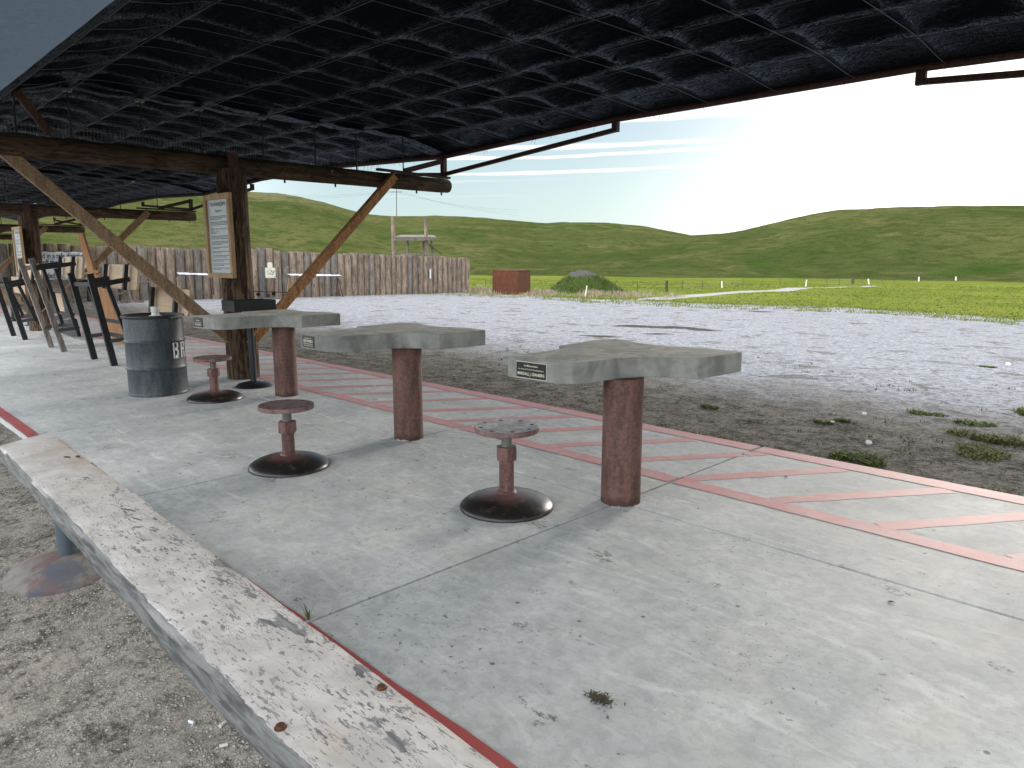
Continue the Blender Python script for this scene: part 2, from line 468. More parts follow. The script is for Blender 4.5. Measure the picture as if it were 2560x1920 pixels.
def wood(name, lo, hi, axis='Z', rough=.85, crack=.7, scale=1.0, knots=True, bump=.5, dark=(.02, .013, .009), cw=.028):
    m, t = new_mat(name)
    k = {'X': (.12, 1, 1), 'Y': (1, .12, 1), 'Z': (1, 1, .12)}[axis]
    p = t.scale(t.obj, k)
    g = t.noise(p, 26*scale, 6, .65, .5); big = t.noise(t.obj, 2.2, 4, .6); cr = t.noise(p, 15*scale, 4, .6, .3)
    c = t.mix(t.ramp(t.math('ADD', t.math('MULTIPLY', g, .65), t.math('MULTIPLY', big, .35)), (.36, 0), (.66, 1)), lo, hi)
    ck = t.ramp(t.math('ABSOLUTE', t.math('SUBTRACT', cr, .5)), (.0, crack), (cw, 0))
    c = t.mix(ck, c, dark)
    h = t.math('SUBTRACT', g, t.math('MULTIPLY', ck, .8))
    if knots:
        kn = t.ramp(t.voro(t.scale(t.obj, tuple(v*2 if v == .12 else v for v in k)), 4.2), (.05, 1), (.11, 0))
        c = t.mix(t.math('MULTIPLY', kn, .7), c, dark)
    # each piece a little lighter or darker than the next
    c = t.mix(1.0, c, t.mix(t.rnd, (.8, .8, .8), (1.2, 1.16, 1.12)), mode='MULTIPLY')
    fin(t, c, rough, t.bump(h, bump, .006), .25)
    return m
wood('post_wood', (.075, .046, .030), (.21, .14, .092), 'Z', crack=.9, bump=.8)
wood('bark', (.034, .022, .015), (.165, .108, .068), 'Z', crack=1.0, scale=.8, bump=1.0, cw=.055)
wood('beam_wood', (.045, .030, .019), (.14, .092, .058), 'Y', crack=.9, cw=.04)
wood('log_wood', (.15, .115, .09), (.36, .29, .23), 'Z', crack=.55, scale=.6)
wood('grey_wood', (.14, .125, .11), (.31, .28, .25), 'Z', crack=.6)
wood('pine', (.26, .155, .075), (.42, .27, .14), 'Z', crack=.25, knots=True, bump=.2)
wood('frame_pine', (.36, .245, .145), (.52, .37, .225), 'Z', crack=.2, knots=False, bump=.2)
wood('orange_plank', (.27, .14, .065), (.45, .25, .125), 'Z', crack=.3, bump=.25)
wood('ply', (.43, .335, .245), (.56, .45, .335), 'X', crack=.08, knots=False, bump=.1)
wood('timber_x', (.06, .045, .03), (.17, .13, .095), 'X', crack=.6)

def bench_paint():
    m, t = new_mat('peeling_paint')
    p = t.pos
    lx = t.scale(p, (.14, 1, 1))
    grain = t.noise(lx, 46, 6, .65, .6)
    wood_c = t.mix(t.ramp(grain, (.38, 0), (.62, 1)), (.115, .118, .12), (.25, .248, .243))
    x, y, z = t.sep(p)
    nz = t.sep(t.nrm)[2]
    v = t.math('SUBTRACT', y, t.math('SUBTRACT', .797, t.math('MULTIPLY', t.math('ADD', x, 4.5), .024)))    # across the board
    near = t.ramp(x, (-4.2, 0), (-2.9, 1))
    small = t.noise(t.scale(p, (.30, 1, 1)), 105, 3, .62, .25)
    dens = t.noise(t.scale(p, (.5, 1, 1)), 7, 4, .6, .5)
    sv = t.math('ADD', small, t.math('ADD', t.math('MULTIPLY', t.math('SUBTRACT', dens, .5), .42), t.math('MULTIPLY', t.math('SUBTRACT', near, 1.0), .09)))
    m1 = t.ramp(sv, (.60, 0), (.62, .9))
    bigp = t.noise(t.scale(p, (.42, 1, 1)), 13, 7, .66, .35)
    bv = t.math('ADD', bigp, t.math('ADD', t.ramp(v, (-.05, -.03), (.12, .055)), t.math('MULTIPLY', t.math('SUBTRACT', near, 1.0), .1)))
    m2 = t.ramp(bv, (.600, 0), (.610, 1))
    fray = t.noise(t.scale(p, (.35, 1, 1)), 26, 5, .7)
    m3 = t.ramp(t.math('ADD', t.math('MULTIPLY', t.math('ADD', v, .138), -34.0), t.math('MULTIPLY', fray, 1.0)), (.22, 0), (.25, 1))    # worn strip along the rear edge
    m4 = t.ramp(nz, (.45, .93), (.9, 0))
    mask = t.math('MAXIMUM', t.math('MAXIMUM', m1, m2), t.math('MAXIMUM', t.math('MULTIPLY', m3, near), m4))
    pa = t.noise(p, 7, 6, .7, .5)
    paint = t.mix(t.ramp(pa, (.3, 0), (.7, 1)), (.40, .37, .345), (.58, .55, .52))
    paint = t.mix(t.math('MULTIPLY', t.ramp(t.noise(t.scale(p, (.6, 1, 1)), 2.9, 4), (.55, 0), (.70, 1)), .55), paint, (.38, .27, .17))
    ln = t.ramp(t.math('ABSOLUTE', t.math('SUBTRACT', t.noise(lx, 16, 5, .6, .4), .5)), (.0, .8), (.007, 0))
    paint = t.mix(t.math('MULTIPLY', ln, near), paint, (.10, .09, .08))
    paint = t.mix(t.math('MULTIPLY', t.ramp(grain, (.55, 0), (.7, 1)), .18), paint, (.2, .18, .16))
    c = t.mix(mask, paint, t.mix(m4, wood_c, t.mix(t.ramp(grain, (.38, 0), (.62, 1)), (.055, .058, .058), (.15, .152, .148))))
    h = t.math('ADD', t.math('MULTIPLY', t.math('SUBTRACT', 1.0, mask), .8), t.math('MULTIPLY', grain, .4))
    fin(t, c, t.math('ADD', .6, t.math('MULTIPLY', mask, .25)), t.bump(h, .55, .004), .3)
bench_paint()

def red_paint(name, red, wear):
    m, t = new_mat(name)
    p = t.pos
    n = t.noise(p, 9, 7, .72, .6); st = t.noise(t.scale(p, (1.5, 1.5, 1)), 3, 5, .6, .8); f = t.noise(p, 110, 3)
    c = t.mix(n, tuple(v*.88 for v in red), tuple(v*1.12 for v in red))
    c = t.mix(t.ramp(t.math('ADD', t.math('MULTIPLY', n, .6), t.math('MULTIPLY', f, .4)), (.60-wear, 0), (.74-wear, .8)), c, (.40, .38, .36))
    c = t.mix(t.ramp(st, (.5, 0), (.75, .4)), c, tuple(min(1, v*1.35+.05) for v in red))
    fin(t, c, .6, t.bump(f, .12, .003), .35)
red_paint('red_line', (.57, .23, .225), .135)
red_paint('red_edge', (.36, .075, .070), -.02)

def cloth(name, col, trans, tmix, rough, spec, glint):
    m, t = new_mat(name)
    p = t.pos
    n0 = t.noise(t.scale(p, (1, 1.5, 1)), 2.6, 3, .5, 1.0)
    n1 = t.noise(t.scale(p, (1, 1.5, 1)), 6.0, 5, .62, 3.0)
    n2 = t.noise(t.scale(p, (.45, 2.4, 1)), 12, 5, .65, 1.6)
    n3 = t.noise(p, 60, 3, .6, .5)
    r1 = t.ramp(t.math('ABSOLUTE', t.math('SUBTRACT', n1, .5)), (.0, 1), (.075, 0))      # creases of the slack knit
    r2 = t.ramp(t.math('ABSOLUTE', t.math('SUBTRACT', n2, .5)), (.0, 1), (.06, 0))
    h = t.math('ADD', t.math('MULTIPLY', r1, .30), t.math('ADD', t.math('MULTIPLY', r2, .18), t.math('ADD', t.math('MULTIPLY', n0, .30), t.math('MULTIPLY', n3, .10))))
    nb = t.bump(h, .45 if glint else .8, .012 if glint else .035)
    fin(t, t.mix(n3, tuple(v*.6 for v in col), tuple(v*1.5 for v in col)), rough, nb, spec)
    surf = t.b.outputs[0]
    if glint:      # matt black knit with a broken satin shine along its creases
        fr = t.node('ShaderNodeFresnel'); fr.inputs[0].default_value = 1.32; t.put(fr.inputs[1], nb)
        g = t.math('MULTIPLY', t.math('POWER', fr.outputs[0], 1.9), t.math('MULTIPLY', t.ramp(n3, (.38, .35), (.60, 1.3)), t.math('ADD', .20, t.math('MULTIPLY', t.math('MAXIMUM', r1, r2), 1.3))))
        dif = t.node('ShaderNodeBsdfDiffuse'); t.put(dif.inputs[0], t.mix(n3, tuple(v*.6 for v in col), tuple(v*1.5 for v in col))); t.put(dif.inputs['Normal'], nb)
        gl = t.node('ShaderNodeBsdfGlossy'); gl.inputs['Roughness'].default_value = rough; t.put(gl.inputs['Normal'], nb)
        t.put(gl.inputs[0], t.mix(t.math('MINIMUM', g, 1.0), (.0012, .0014, .0018), (.95, 1.0, 1.0)))
        gl.inputs[0].links[0].from_node.inputs[7].default_value = (.62, .71, .83, 1)
        ad = t.node('ShaderNodeAddShader'); t.l.new(dif.outputs[0], ad.inputs[0]); t.l.new(gl.outputs[0], ad.inputs[1]); surf = ad.outputs[0]
    tr = t.node('ShaderNodeBsdfTranslucent'); t.put(tr.inputs[0], t.mix(n1, tuple(v*.7 for v in trans), tuple(v*1.2 for v in trans)))
    mx = t.node('ShaderNodeMixShader'); mx.inputs[0].default_value = tmix
    t.l.new(surf, mx.inputs[1]); t.l.new(tr.outputs[0], mx.inputs[2]); t.l.new(mx.outputs[0], t.o.inputs[0])
cloth('shade_black', (.0022, .0024, .003), (.003, .004, .005), .15, .27, 1.0, True)
cloth('shade_grey', (.028, .036, .044), (.07, .09, .11), .5, .7, .1, False)

# ---------------------------------------------------------------- the setting: ground, slab, hills
edge_px = [(560, 618), (1018, 633), (1150, 637), (1230, 643), (1300, 646), (1400, 650), (1500, 655), (1650, 659), (1800, 663), (2000, 673), (2212, 690), (2500, 716), (2900, 760)]
EDGE = []
for q in edge_px:
    p = ong(*K(*q)); EDGE.append((math.atan2(p.x, p.y), math.hypot(p.x, p.y)))
EA = np.array([e[0] for e in EDGE]); ER = np.array([e[1] for e in EDGE])
road_px = [((1280, 649), .6), ((1400, 648), .8), ((1490, 640.5), .8), ((1560, 635.5), .8), ((1640, 630.5), .8), ((1720, 626.5), .75), ((1800, 621.5), .7), ((1890, 618), .7)]
road2_px = [((2060, 605), 1.3), ((2110, 606), 1.3), ((2135, 602), 1.3), ((2175, 600.5), 1.4), ((2212, 599.5), 1.4), ((2400, 599), 1.4)]
ROADS = [[(ong(*K(*q)), hw) for q, hw in rp] for rp in (road_px, road2_px)]
def seg_d(x, y, road):
    """distances of many points to a road's middle line, in units of its half width"""
    best = np.full(x.shape, 1e9)
    for (a, wa), (b, wb) in zip(road, road[1:]):
        ex, ey = b.x-a.x, b.y-a.y; L2 = ex*ex+ey*ey
        tt = np.clip(((x-a.x)*ex+(y-a.y)*ey)/L2, 0, 1)
        dd = np.hypot(x-a.x-ex*tt, y-a.y-ey*tt)
        best = np.minimum(best, dd/wa)
    return best

HILL_R = 118.0
def az_list():
    c = -YAW
    out_ = []; a = -math.pi
    while a < math.pi:
        rel = (a-c+math.pi) % (2*math.pi)-math.pi
        out_.append(a); a += math.radians(.22 if abs(rel) < math.radians(42) else 3.0)
    return out_
def polar(name, rs, zf, mat, attrs=None):
    azs = az_list(); n = len(azs)
    P = np.array([[(r*math.sin(a), r*math.cos(a)) for a in azs] for r in rs])
    vs = []
    for i, r in enumerate(rs):
        for j, a in enumerate(azs):
            x, y = P[i, j]; vs.append((x, y, zf(x, y)))
    fs = [(i*n+j, i*n+(j+1) % n, (i+1)*n+(j+1) % n, (i+1)*n+j) for i in range(len(rs)-1) for j in range(n)]
    if rs[0] < 1: fs.append(tuple(range(n))[::-1])
    me = bpy.data.meshes.new(name); me.from_pydata(vs, [], [f[::-1] for f in fs])
    for k, fn in (attrs or {}).items():
        at = me.attributes.new(k, 'FLOAT', 'POINT')
        xy = P.reshape(-1, 2)
        at.data.foreach_set('value', fn(xy[:, 0], xy[:, 1]).astype(np.float32))
    me.materials.append(mat); me.shade_smooth()
    o = bpy.data.objects.new(name, me); COL.objects.link(o)
    return o

def a_gravel(x, y):
    a = np.arctan2(x, y); r = np.hypot(x, y)
    lim = np.interp(a, EA, ER, left=ER[0]*2.2, right=ER[-1])
    g = np.clip((lim - r)/(0.06*lim) + .5, 0, 1)
    back = (y < 1.3)
    return np.where(back, 1.0, g)
def a_road(x, y):
    d_ = np.minimum(seg_d(x, y, ROADS[0]), seg_d(x, y, ROADS[1]))
    return np.clip(1.4-d_, 0, 1)
PATCH = []
for px, py, lw in ((1380, 705, 2.4), (1450, 708, 2.0), (1300, 727, 1.5), (1330, 737, 1.3), (1175, 721, 1.0), (1130, 716, .8), (1420, 722, 1.2), (1520, 714, 1.4), (1250, 718, .9),
                   (1270, 668, 1.2), (1200, 700, .8), (1580, 693, 1.2), (1500, 690, 1.0), (870, 668, 1.6), (930, 664, 1.5), (1000, 676, .8), (760, 660, 1.5), (1050, 655, 2.), (2050, 692, 1.5), (1900, 676, 1.5),
                   (1760, 664, 2), (1640, 673, 1.8), (900, 690, .8), (1100, 735, .5)):
    p = ong(*K(px, py)); PATCH.append((p.x, p.y, lw*.27))
def a_patch(x, y):
    m = np.zeros_like(x)
    for px, py, s_ in PATCH:
        u = (x-px)*_r.x + (y-py)*_r.y; v = -(x-px)*_r.y + (y-py)*_r.x
        m = np.maximum(m, np.exp(-((u/(s_*1.6))**2 + (v/(s_*.9))**2)))
    return m

def ground_mat():
    m, t = new_mat('range_ground')
    p = t.pos
    def at(nm):
        n = t.node('ShaderNodeAttribute', attribute_name=nm); return n.outputs['Fac']
    x, y, z = t.sep(p)
    # pale crushed gravel far out, trodden brown dirt near the slab
    n_l = t.noise(p, .35, 5, .6, .6); n_m = t.noise(p, 2.2, 6, .7); n_f = t.noise(p, 26, 5, .72); n_g = t.noise(p, 95, 3, .7)
    st = t.voro(p, 60, out=0); stc = t.voro(p, 60, out=1)
    stones = t.ramp(st, (.22, 1), (.42, 0))
    chips = t.math('MULTIPLY', stones, t.ramp(t.sep(stc)[0], (.62, 0), (.72, 1)))
    dirt = t.mix(t.ramp(t.math('ADD', t.math('MULTIPLY', t.noise(p, 5.5, 7, .8), .6), t.math('MULTIPLY', n_f, .4)), (.40, 0), (.58, 1)), (.075, .065, .055), (.39, .355, .31))
    dirt = t.mix(t.ramp(t.noise(p, 11, 6, .78, .8), (.55, 0), (.62, .75)), dirt, (.05, .044, .037))
    grit = t.noise(p, 210, 2, .8)
    dirt = t.mix(t.ramp(grit, (.42, .55), (.56, 0)), dirt, (.05, .045, .04))
    dirt = t.mix(t.ramp(grit, (.60, 0), (.68, .8)), dirt, (.50, .48, .44))
    dirt = t.mix(t.math('MULTIPLY', chips, t.ramp(n_m, (.35, .25), (.6, .95))), dirt, t.mix(t.sep(stc)[1], (.26, .25, .23), (.62, .60, .56)))
    grav = t.mix(t.ramp(t.math('ADD', t.math('MULTIPLY', n_f, .40), t.math('MULTIPLY', t.noise(p, 10, 6, .82), .60)), (.36, 0), (.60, 1)), (.11, .107, .11), (.41, .41, .43))
    grav = t.mix(t.ramp(t.noise(t.scale(p, (1, 1, .1)), 1.4, 7, .72, .5), (.53, 0), (.64, .8)), grav, (.13, .12, .105))
    far = t.ramp(t.math('ADD', y, t.math('ADD', t.math('MULTIPLY', t.math('SUBTRACT', n_l, .5), 5.0), t.math('MULTIPLY', t.math('SUBTRACT', n_m, .5), 2.2))), (6.6, 0), (9.6, 1))
    back = t.ramp(y, (1.3, 1), (1.6, 0))
    g = t.mix(far, dirt, grav)
    gb = t.mix(t.ramp(t.math('ADD', t.math('MULTIPLY', n_m, .7), t.math('MULTIPLY', n_f, .3)), (.45, 0), (.6, .45)), dirt, (.27, .25, .215))
    g = t.mix(back, g, gb)
    pm = t.math('MULTIPLY', at('patch'), t.math('ADD', .15, t.math('MULTIPLY', t.noise(p, 5, 6, .8), 1.45)))
    g = t.mix(t.ramp(t.math('ADD', pm, t.math('MULTIPLY', t.math('SUBTRACT', n_m, .5), .5)), (.42, 0), (.62, .9)), g, (.055, .046, .038))
    # small green weeds on the edge of the gravel
    weeds = t.math('MULTIPLY', t.ramp(t.noise(p, 3.2, 6, .75, .3), (.57, 0), (.63, 1)), t.ramp(at('gravel'), (.55, 1), (1.0, 0)))
    g = t.mix(weeds, g, (.075, .10, .032))
    # grass
    gl = t.noise(p, .09, 5, .6, .4); gm = t.noise(p, .9, 6, .7, .5); gf = t.noise(t.scale(p, (1, 1, 2)), 11, 4, .7)
    gr = t.mix(t.ramp(gl, (.38, 0), (.62, 1)), (.135, .168, .026), (.20, .22, .040))
    gr = t.mix(t.ramp(gm, (.36, .5), (.5, 0)), gr, (.09, .12, .024))
    gr = t.mix(t.math('MULTIPLY', t.ramp(gf, (.35, 1), (.6, 0)), .45), gr, (.04, .058, .016))
    gr = t.mix(t.ramp(t.noise(p, .32, 4, .6, .5), (.60, 0), (.70, .6)), gr, (.22, .19, .10))
    k = t.ramp(t.math('ADD', at('gravel'), t.math('MULTIPLY', t.math('SUBTRACT', n_m, .5), 1.1)), (.4, 0), (.6, 1))
    c = t.mix(k, gr, g)
    c = t.mix(t.ramp(t.math('ADD', at('road'), t.math('MULTIPLY', t.math('SUBTRACT', gm, .5), .5)), (.4, 0), (.6, 1)), c, (.36, .35, .33))
    hh = t.math('ADD', t.math('ADD', t.math('MULTIPLY', n_f, .6), t.math('MULTIPLY', chips, .5)), t.math('MULTIPLY', n_g, .3))
    fin(t, c, .95, t.bump(hh, .8, .02), 0)
    return m
rs = [.4, .9] + list(np.geomspace(1.3, HILL_R, 150)) 
gnd = polar('ground', rs, ground_z, ground_mat(), dict(gravel=a_gravel, road=a_road, patch=a_patch))
struct(gnd, 'range floor of trodden dirt and pale gravel running into short green grass')

# hills: crest heights follow the skyline, measured once as bearings and slopes
def bearing(x, y):
    v = ray(*K(x, y)); return math.atan2(v.x, v.y), v.z/math.hypot(v.x, v.y)
skyL = [(-500, 395), (0, 400), (300, 402), (450, 412), (545, 425), (600, 428), (640, 434), (700, 447), (740, 458), (790, 468), (860, 473), (930, 473), (1000, 477), (1100, 484), (1180, 490), (1215, 488), (1330, 489), (1400, 495), (1450, 503), (1500, 512), (1600, 530), (1700, 550), (1900, 590), (2300, 600)]
skyR = [(1150, 606), (1300, 596), (1400, 565), (1450, 540), (1500, 517), (1560, 512), (1600, 503), (1650, 492), (1700, 481), (1750, 471), (1800, 464), (1860, 458), (1950, 451), (2050, 447), (2212, 446), (2500, 440), (3000, 450)]
BL = np.array([bearing(*q) for q in skyL]); BR = np.array([bearing(*q) for q in skyR])
RL, RR = 330.0, 245.0
def ease(u): u = min(1, max(0, u)); return u**1.25*(1 - .28*u*(1-u)*1.0) if u < 1 else 1
def hill_z(x, y):
    a = math.atan2(x, y); r = math.hypot(x, y)
    f0 = ground_z(x*HILL_R/r, y*HILL_R/r)
    zl = np.interp(a, BL[:, 0], BL[:, 1])*RL + H - f0
    zr = np.interp(a, BR[:, 0], BR[:, 1])*RR + H - f0
    def shape(rr, R0, R1, zc):
        if rr < R1: 
            u = max(0, (rr-R0)/(R1-R0)); return zc*(math.sin(u*math.pi/2)**1.35)
        return zc - (rr-R1)*.11 - (rr-R1)**2*.0003 if rr < R1+160 else zc - 160*.11-160**2*.0003
    zl = shape(r, HILL_R+12*fbm(a*9, 0, 2), RL, max(zl, 0.0))
    zr = shape(r, HILL_R+10*fbm(a*9, 5, 2), RR, max(zr, 0.0))
    k = 2.2
    h_ = max(zl, zr) + k*math.log1p(math.exp(-abs(zl-zr)/k)) - k*math.log(2)*math.exp(-max(zl, zr)/6)
    u = min(1, (r-HILL_R)/70)
    h_ = max(0, h_)*sstep(HILL_R, HILL_R+16, r) + u*(.9*fbm(x*.022, y*.022, 4) + .22*fbm(x*.12, y*.12, 3))
    return f0 + h_
def hill_mat():
    m, t = new_mat('hill_grass')
    p = t.pos
    x, y, z = t.sep(p)
    a = t.noise(p, .012, 5, .6, .5); b = t.noise(p, .07, 6, .68, .6); c_ = t.noise(t.scale(p, (1, 1, 1.5)), .30, 6, .72, .4); f = t.noise(p, 2.6, 5, .75)
    g = t.mix(t.ramp(a, (.36, 0), (.62, 1)), (.062, .083, .024), (.114, .119, .042))
    g = t.mix(t.ramp(b, (.5, 0), (.66, .75)), g, (.152, .14, .058))
    lush = t.ramp(t.math('ADD', t.noise(p, .03, 4, .6, 1.0), t.math('MULTIPLY', z, -.004)), (.54, 0), (.66, .8))
    g = t.mix(lush, g, (.045, .085, .016))
    dry = t.ramp(t.math('ADD', t.math('MULTIPLY', b, .5), t.math('MULTIPLY', z, .022)), (.60, 0), (.92, .8))
    g = t.mix(dry, g, (.22, .20, .115))
    g = t.mix(t.ramp(c_, (.40, .6), (.54, 0)), g, (.04, .056, .014))
    g = t.mix(t.math('MULTIPLY', t.ramp(f, (.36, 1), (.55, 0)), .55), g, (.03, .042, .012))
    # contour tracks trodden by cattle
    fin(t, g, .95, t.bump(t.math('ADD', c_, t.math('MULTIPLY', f, .5)), 1.0, .6), 0)
    return m
rs2 = list(np.geomspace(HILL_R, 420, 120)) + [480, 600, 900, 1500, 3000]
hl = polar('hills', rs2, hill_z, hill_mat())
struct(hl, 'smooth green grassy hills rising behind the range')

# floor slab: separate pours with open joints between them
JX = [-60.0, -49.6, -39.2, -34, -28.6, -24.3, -19.9, -17.7, -15.45, -13.3, -11.1, -8.93, -6.75, -4.52, -2.42, -.02, 1.9, 4.0, 8.2]
JY = [1.17, 3.285, 5.085]
mb = MB()
for x0, x1 in zip(JX, JX[1:]):
    for y0, y1 in zip(JY, JY[1:]):
        g_ = .0075
        gy = .011            # the long joint is the widest
        mb.box(((x0+x1)/2, (y0+y1)/2, -.075), (x1-x0-2*g_, y1-y0-(gy if y1 == JY[1] or y0 == JY[1] else 0)*2, .15))
slab = mb.build('concrete_slab', MAT['slab'], bevel=.0012, seg=1)
struct(slab, 'grey concrete floor slab under the shade roof with sawn joints')
mb = MB()
mb.box(((JX[0]+JX[-1])/2, 3.11, -.055), (JX[-1]-JX[0]-.05, 3.8, .09))
o = mb.build('joint_bed', simple('joint_dirt', (.012, .0117, .0115), .95, .3, spec=.05)); struct(o)

mb = MB()
def stripe(x0, y0, x1, y1, wd):
    a = Vector((x0, y0, 0)); b = Vector((x1, y1, 0)); n_ = (b-a).normalized().cross(Vector((0, 0, 1)))*wd/2
    # broken at the slab joints so that the paint does not bridge them
    ts = [0, 1]
    for j in JX:
        if (x0-j)*(x1-j) < 0: ts.append((j-x0)/(x1-x0))
    ts.sort()
    L = (b-a).length
    for t0, t1 in zip(ts, ts[1:]):
        e0 = t0 + (.012/L if t0 > 0 else 0); e1 = t1 - (.012/L if t1 < 1 else 0)
        nseg = max(1, int((e1-e0)*L/.06)); prev = None
        for i in range(nseg+1):
            t_ = e0+(e1-e0)*i/nseg; p = a+(b-a)*t_
            j1 = .006*mnoise.noise(Vector((p.x*7, p.y*7, 1))); j2 = .006*mnoise.noise(Vector((p.x*7, p.y*7, 9)))
            cur = (p+n_*(1+j1/wd*2), p-n_*(1+j2/wd*2))
            if prev:
                z_ = Vector((0, 0, stripe.z))
                mb.add([prev[0]+z_, prev[1]+z_, cur[1]+z_, cur[0]+z_], [(0, 1, 2, 3)])
            prev = cur
stripe.z = .0032
stripe(-40, 3.885, 8, 3.885, .132)
stripe(-40, 4.995, 8, 4.995, .165)
stripe.z = .0016
xs = []; x = 2.4
while x > -36: xs.append(x); x -= .595
for i, x in enumerate(xs):
    k_ = .66+.02*math.sin(i*2.1)
    stripe(x-.03, 3.953, x+k_-.03, 4.911, .112)
o = mb.build('painted_markings', MAT['red_line'])
struct(o, 'worn red paint lines and diagonal hatching along the front of the slab')
mb = MB()
stripe.z = .003
stripe(-40, 1.232, 8, 1.232, .088)
o = mb.build('painted_edge', MAT['red_edge']); struct(o, 'red painted rear edge of the slab')

# ---------------------------------------------------------------- timber frames that carry the shade roof
BX = -8.36
def make_frame():
    X = BX
    t = thing('log_shelter', 'nearest log frame, its post standing between the barrel and the tray stand', 'shade frame', (X, 3.73, 0), 'log frames carrying the shade roof')
    MB().log((X, 3.73, -.05), (X, 3.73, 2.42), .185, .165, n=44, seg=46, rough=.055, seed=3, lobes=1.6).build('post', MAT['bark'], t, smooth=True, ang=80)
    b = MB().log((X, .35, 2.47), (X, 6.97, 2.455), .112, .10, n=26, seg=40, rough=.035, seed=8, capbev=.06).build('beam', MAT['beam_wood'], t, smooth=True, ang=60)
    MB().box((X+.155, 3.70, 2.26), (.02, .12, .66)).build('dark_plate', MAT['rust_dark'], t, bevel=.003)  # dark upright plate on the post, reaching down from the beam
    xb = X+.135
    a0 = onX(*K(853, 379), xb); a1 = onX(*K(537, 745), xb)
    mb = MB().bar(a0, a1, .014, .135, up=(0, 1, 1)); mb.bar(a0+Vector((.045, -.042, .042)), a1+Vector((.045, -.042, .042)), .09, .014, up=(0, 1, 1))
    mb.build('brace', MAT['rust_steel'], t, bevel=.002)
    a0 = onX(*K(8, 326), X); a1 = Vector((X, 3.66, .42))
    MB().bar(a0, a1, .07, .125, up=(0, -1, 1)).build('brace', MAT['rust_flat'], t, bevel=.006)
    for y_, z_ in ((5.98, 2.5), (5.93, 2.44)):
        MB().tube((xb+.05, y_, z_), (xb+.075, y_, z_), .016, n=6).build('bolt', MAT['rust_dark'], t)
    for y_ in (5.1, 5.75, 6.4, 6.85, 4.4): MB().tube((X, y_, 2.32), (X, y_, 2.375), .012, n=6).build('bolt', MAT['rust_dark'], t)
    MB().bar((X, 5.75, 2.595), (X, 7.0, 2.575), .075, .03).build('steel_rail', MAT['rust_dark'], t, bevel=.002)
    MB().bar((X, 6.9, 2.58), (X, 6.9, 2.845), .07, .07, up=(0, 1, 0)).build('upright', MAT['rust_dark'], t, bevel=.003)
    MB().bar((X, 6.2, 2.61), (X, 6.87, 2.80), .04, .07).build('diagonal', MAT['rust_dark'], t, bevel=.002)
    for sx in (1, -1):
        MB().bar((X+sx*.04, 6.9, 2.62), (X+sx*3.09, 6.9, 2.865), .05, .05).build('strut', MAT['rust_dark'], t, bevel=.003)
        MB().bar((X+sx*3.09, 6.9, 2.84), (X+sx*3.09, 6.9, 2.955), .075, .06, up=(0, 1, 0)).build('drop_bracket', MAT['rust_dark'], t, bevel=.002)
    p0 = onX(*K(107, 288), X); p1 = onX(*K(28, 188), X)
    MB().bar(p0, p1, .05, .07).build('diagonal', MAT['rust_dark'], t, bevel=.002)
    for y_ in PEGY:
        rod = MB().tube((X, y_, 2.54), (X, y_, 3.035), .009, n=8).build('lifting_rod', MAT['black_steel'], t)
        MB().box((X, y_, 3.04), (.075, .075, .03)).build('rod_cap', MAT['galv'], rod, bevel=.004)
    rnd = random.Random(4); mb = MB()
    for i in range(150):
        y_ = 1.2+4.6*i/149; h_ = .10+.05*rnd.random(); l_ = rnd.uniform(-.02, .02)
        mb.tube((X+rnd.uniform(-.03, .03), y_, 2.55), (X+l_, y_+rnd.uniform(-.01, .01), 2.57+h_), .0016, n=3, cap=False)
    o = mb.build('bird_spikes', MAT['galv'], t); o['kind'] = 'stuff'
    mb = MB()
    mb.box((X+.10, 5.0, 2.5), (.012, .03, .03)).build('nail_plate', MAT['galv'], t)
    return t
PEGY = [1.68, 2.14, 2.81, 3.42, 4.15, 4.83, 5.43, 6.18]
frame = make_frame()
FX = [BX, -16.95, -25.7, -34.6]
copy_tree(frame, (FX[1]-BX, -.3, -.10), 'second log frame along the slab, white notice board on its post')
copy_tree(frame, (FX[2]-BX, -.3, -.14), 'third log frame along the slab, its beam end showing beside the second post')
copy_tree(frame, (FX[3]-BX, -.3, -.18), 'farthest log frame along the slab, small at the left edge of the photo')
copy_tree(frame, (9.35, 0, 0), 'log frame nearest the camera, only its edge strut showing at upper right')
for o in [q for q in bpy.data.objects if q.name.startswith('brace') and q.parent and q.parent.name.startswith('log_shelter.')]:      # the braces farther along are dull brown flat bar
    o.material_slots[0].link = 'OBJECT'; o.material_slots[0].material = MAT['rust_flat']

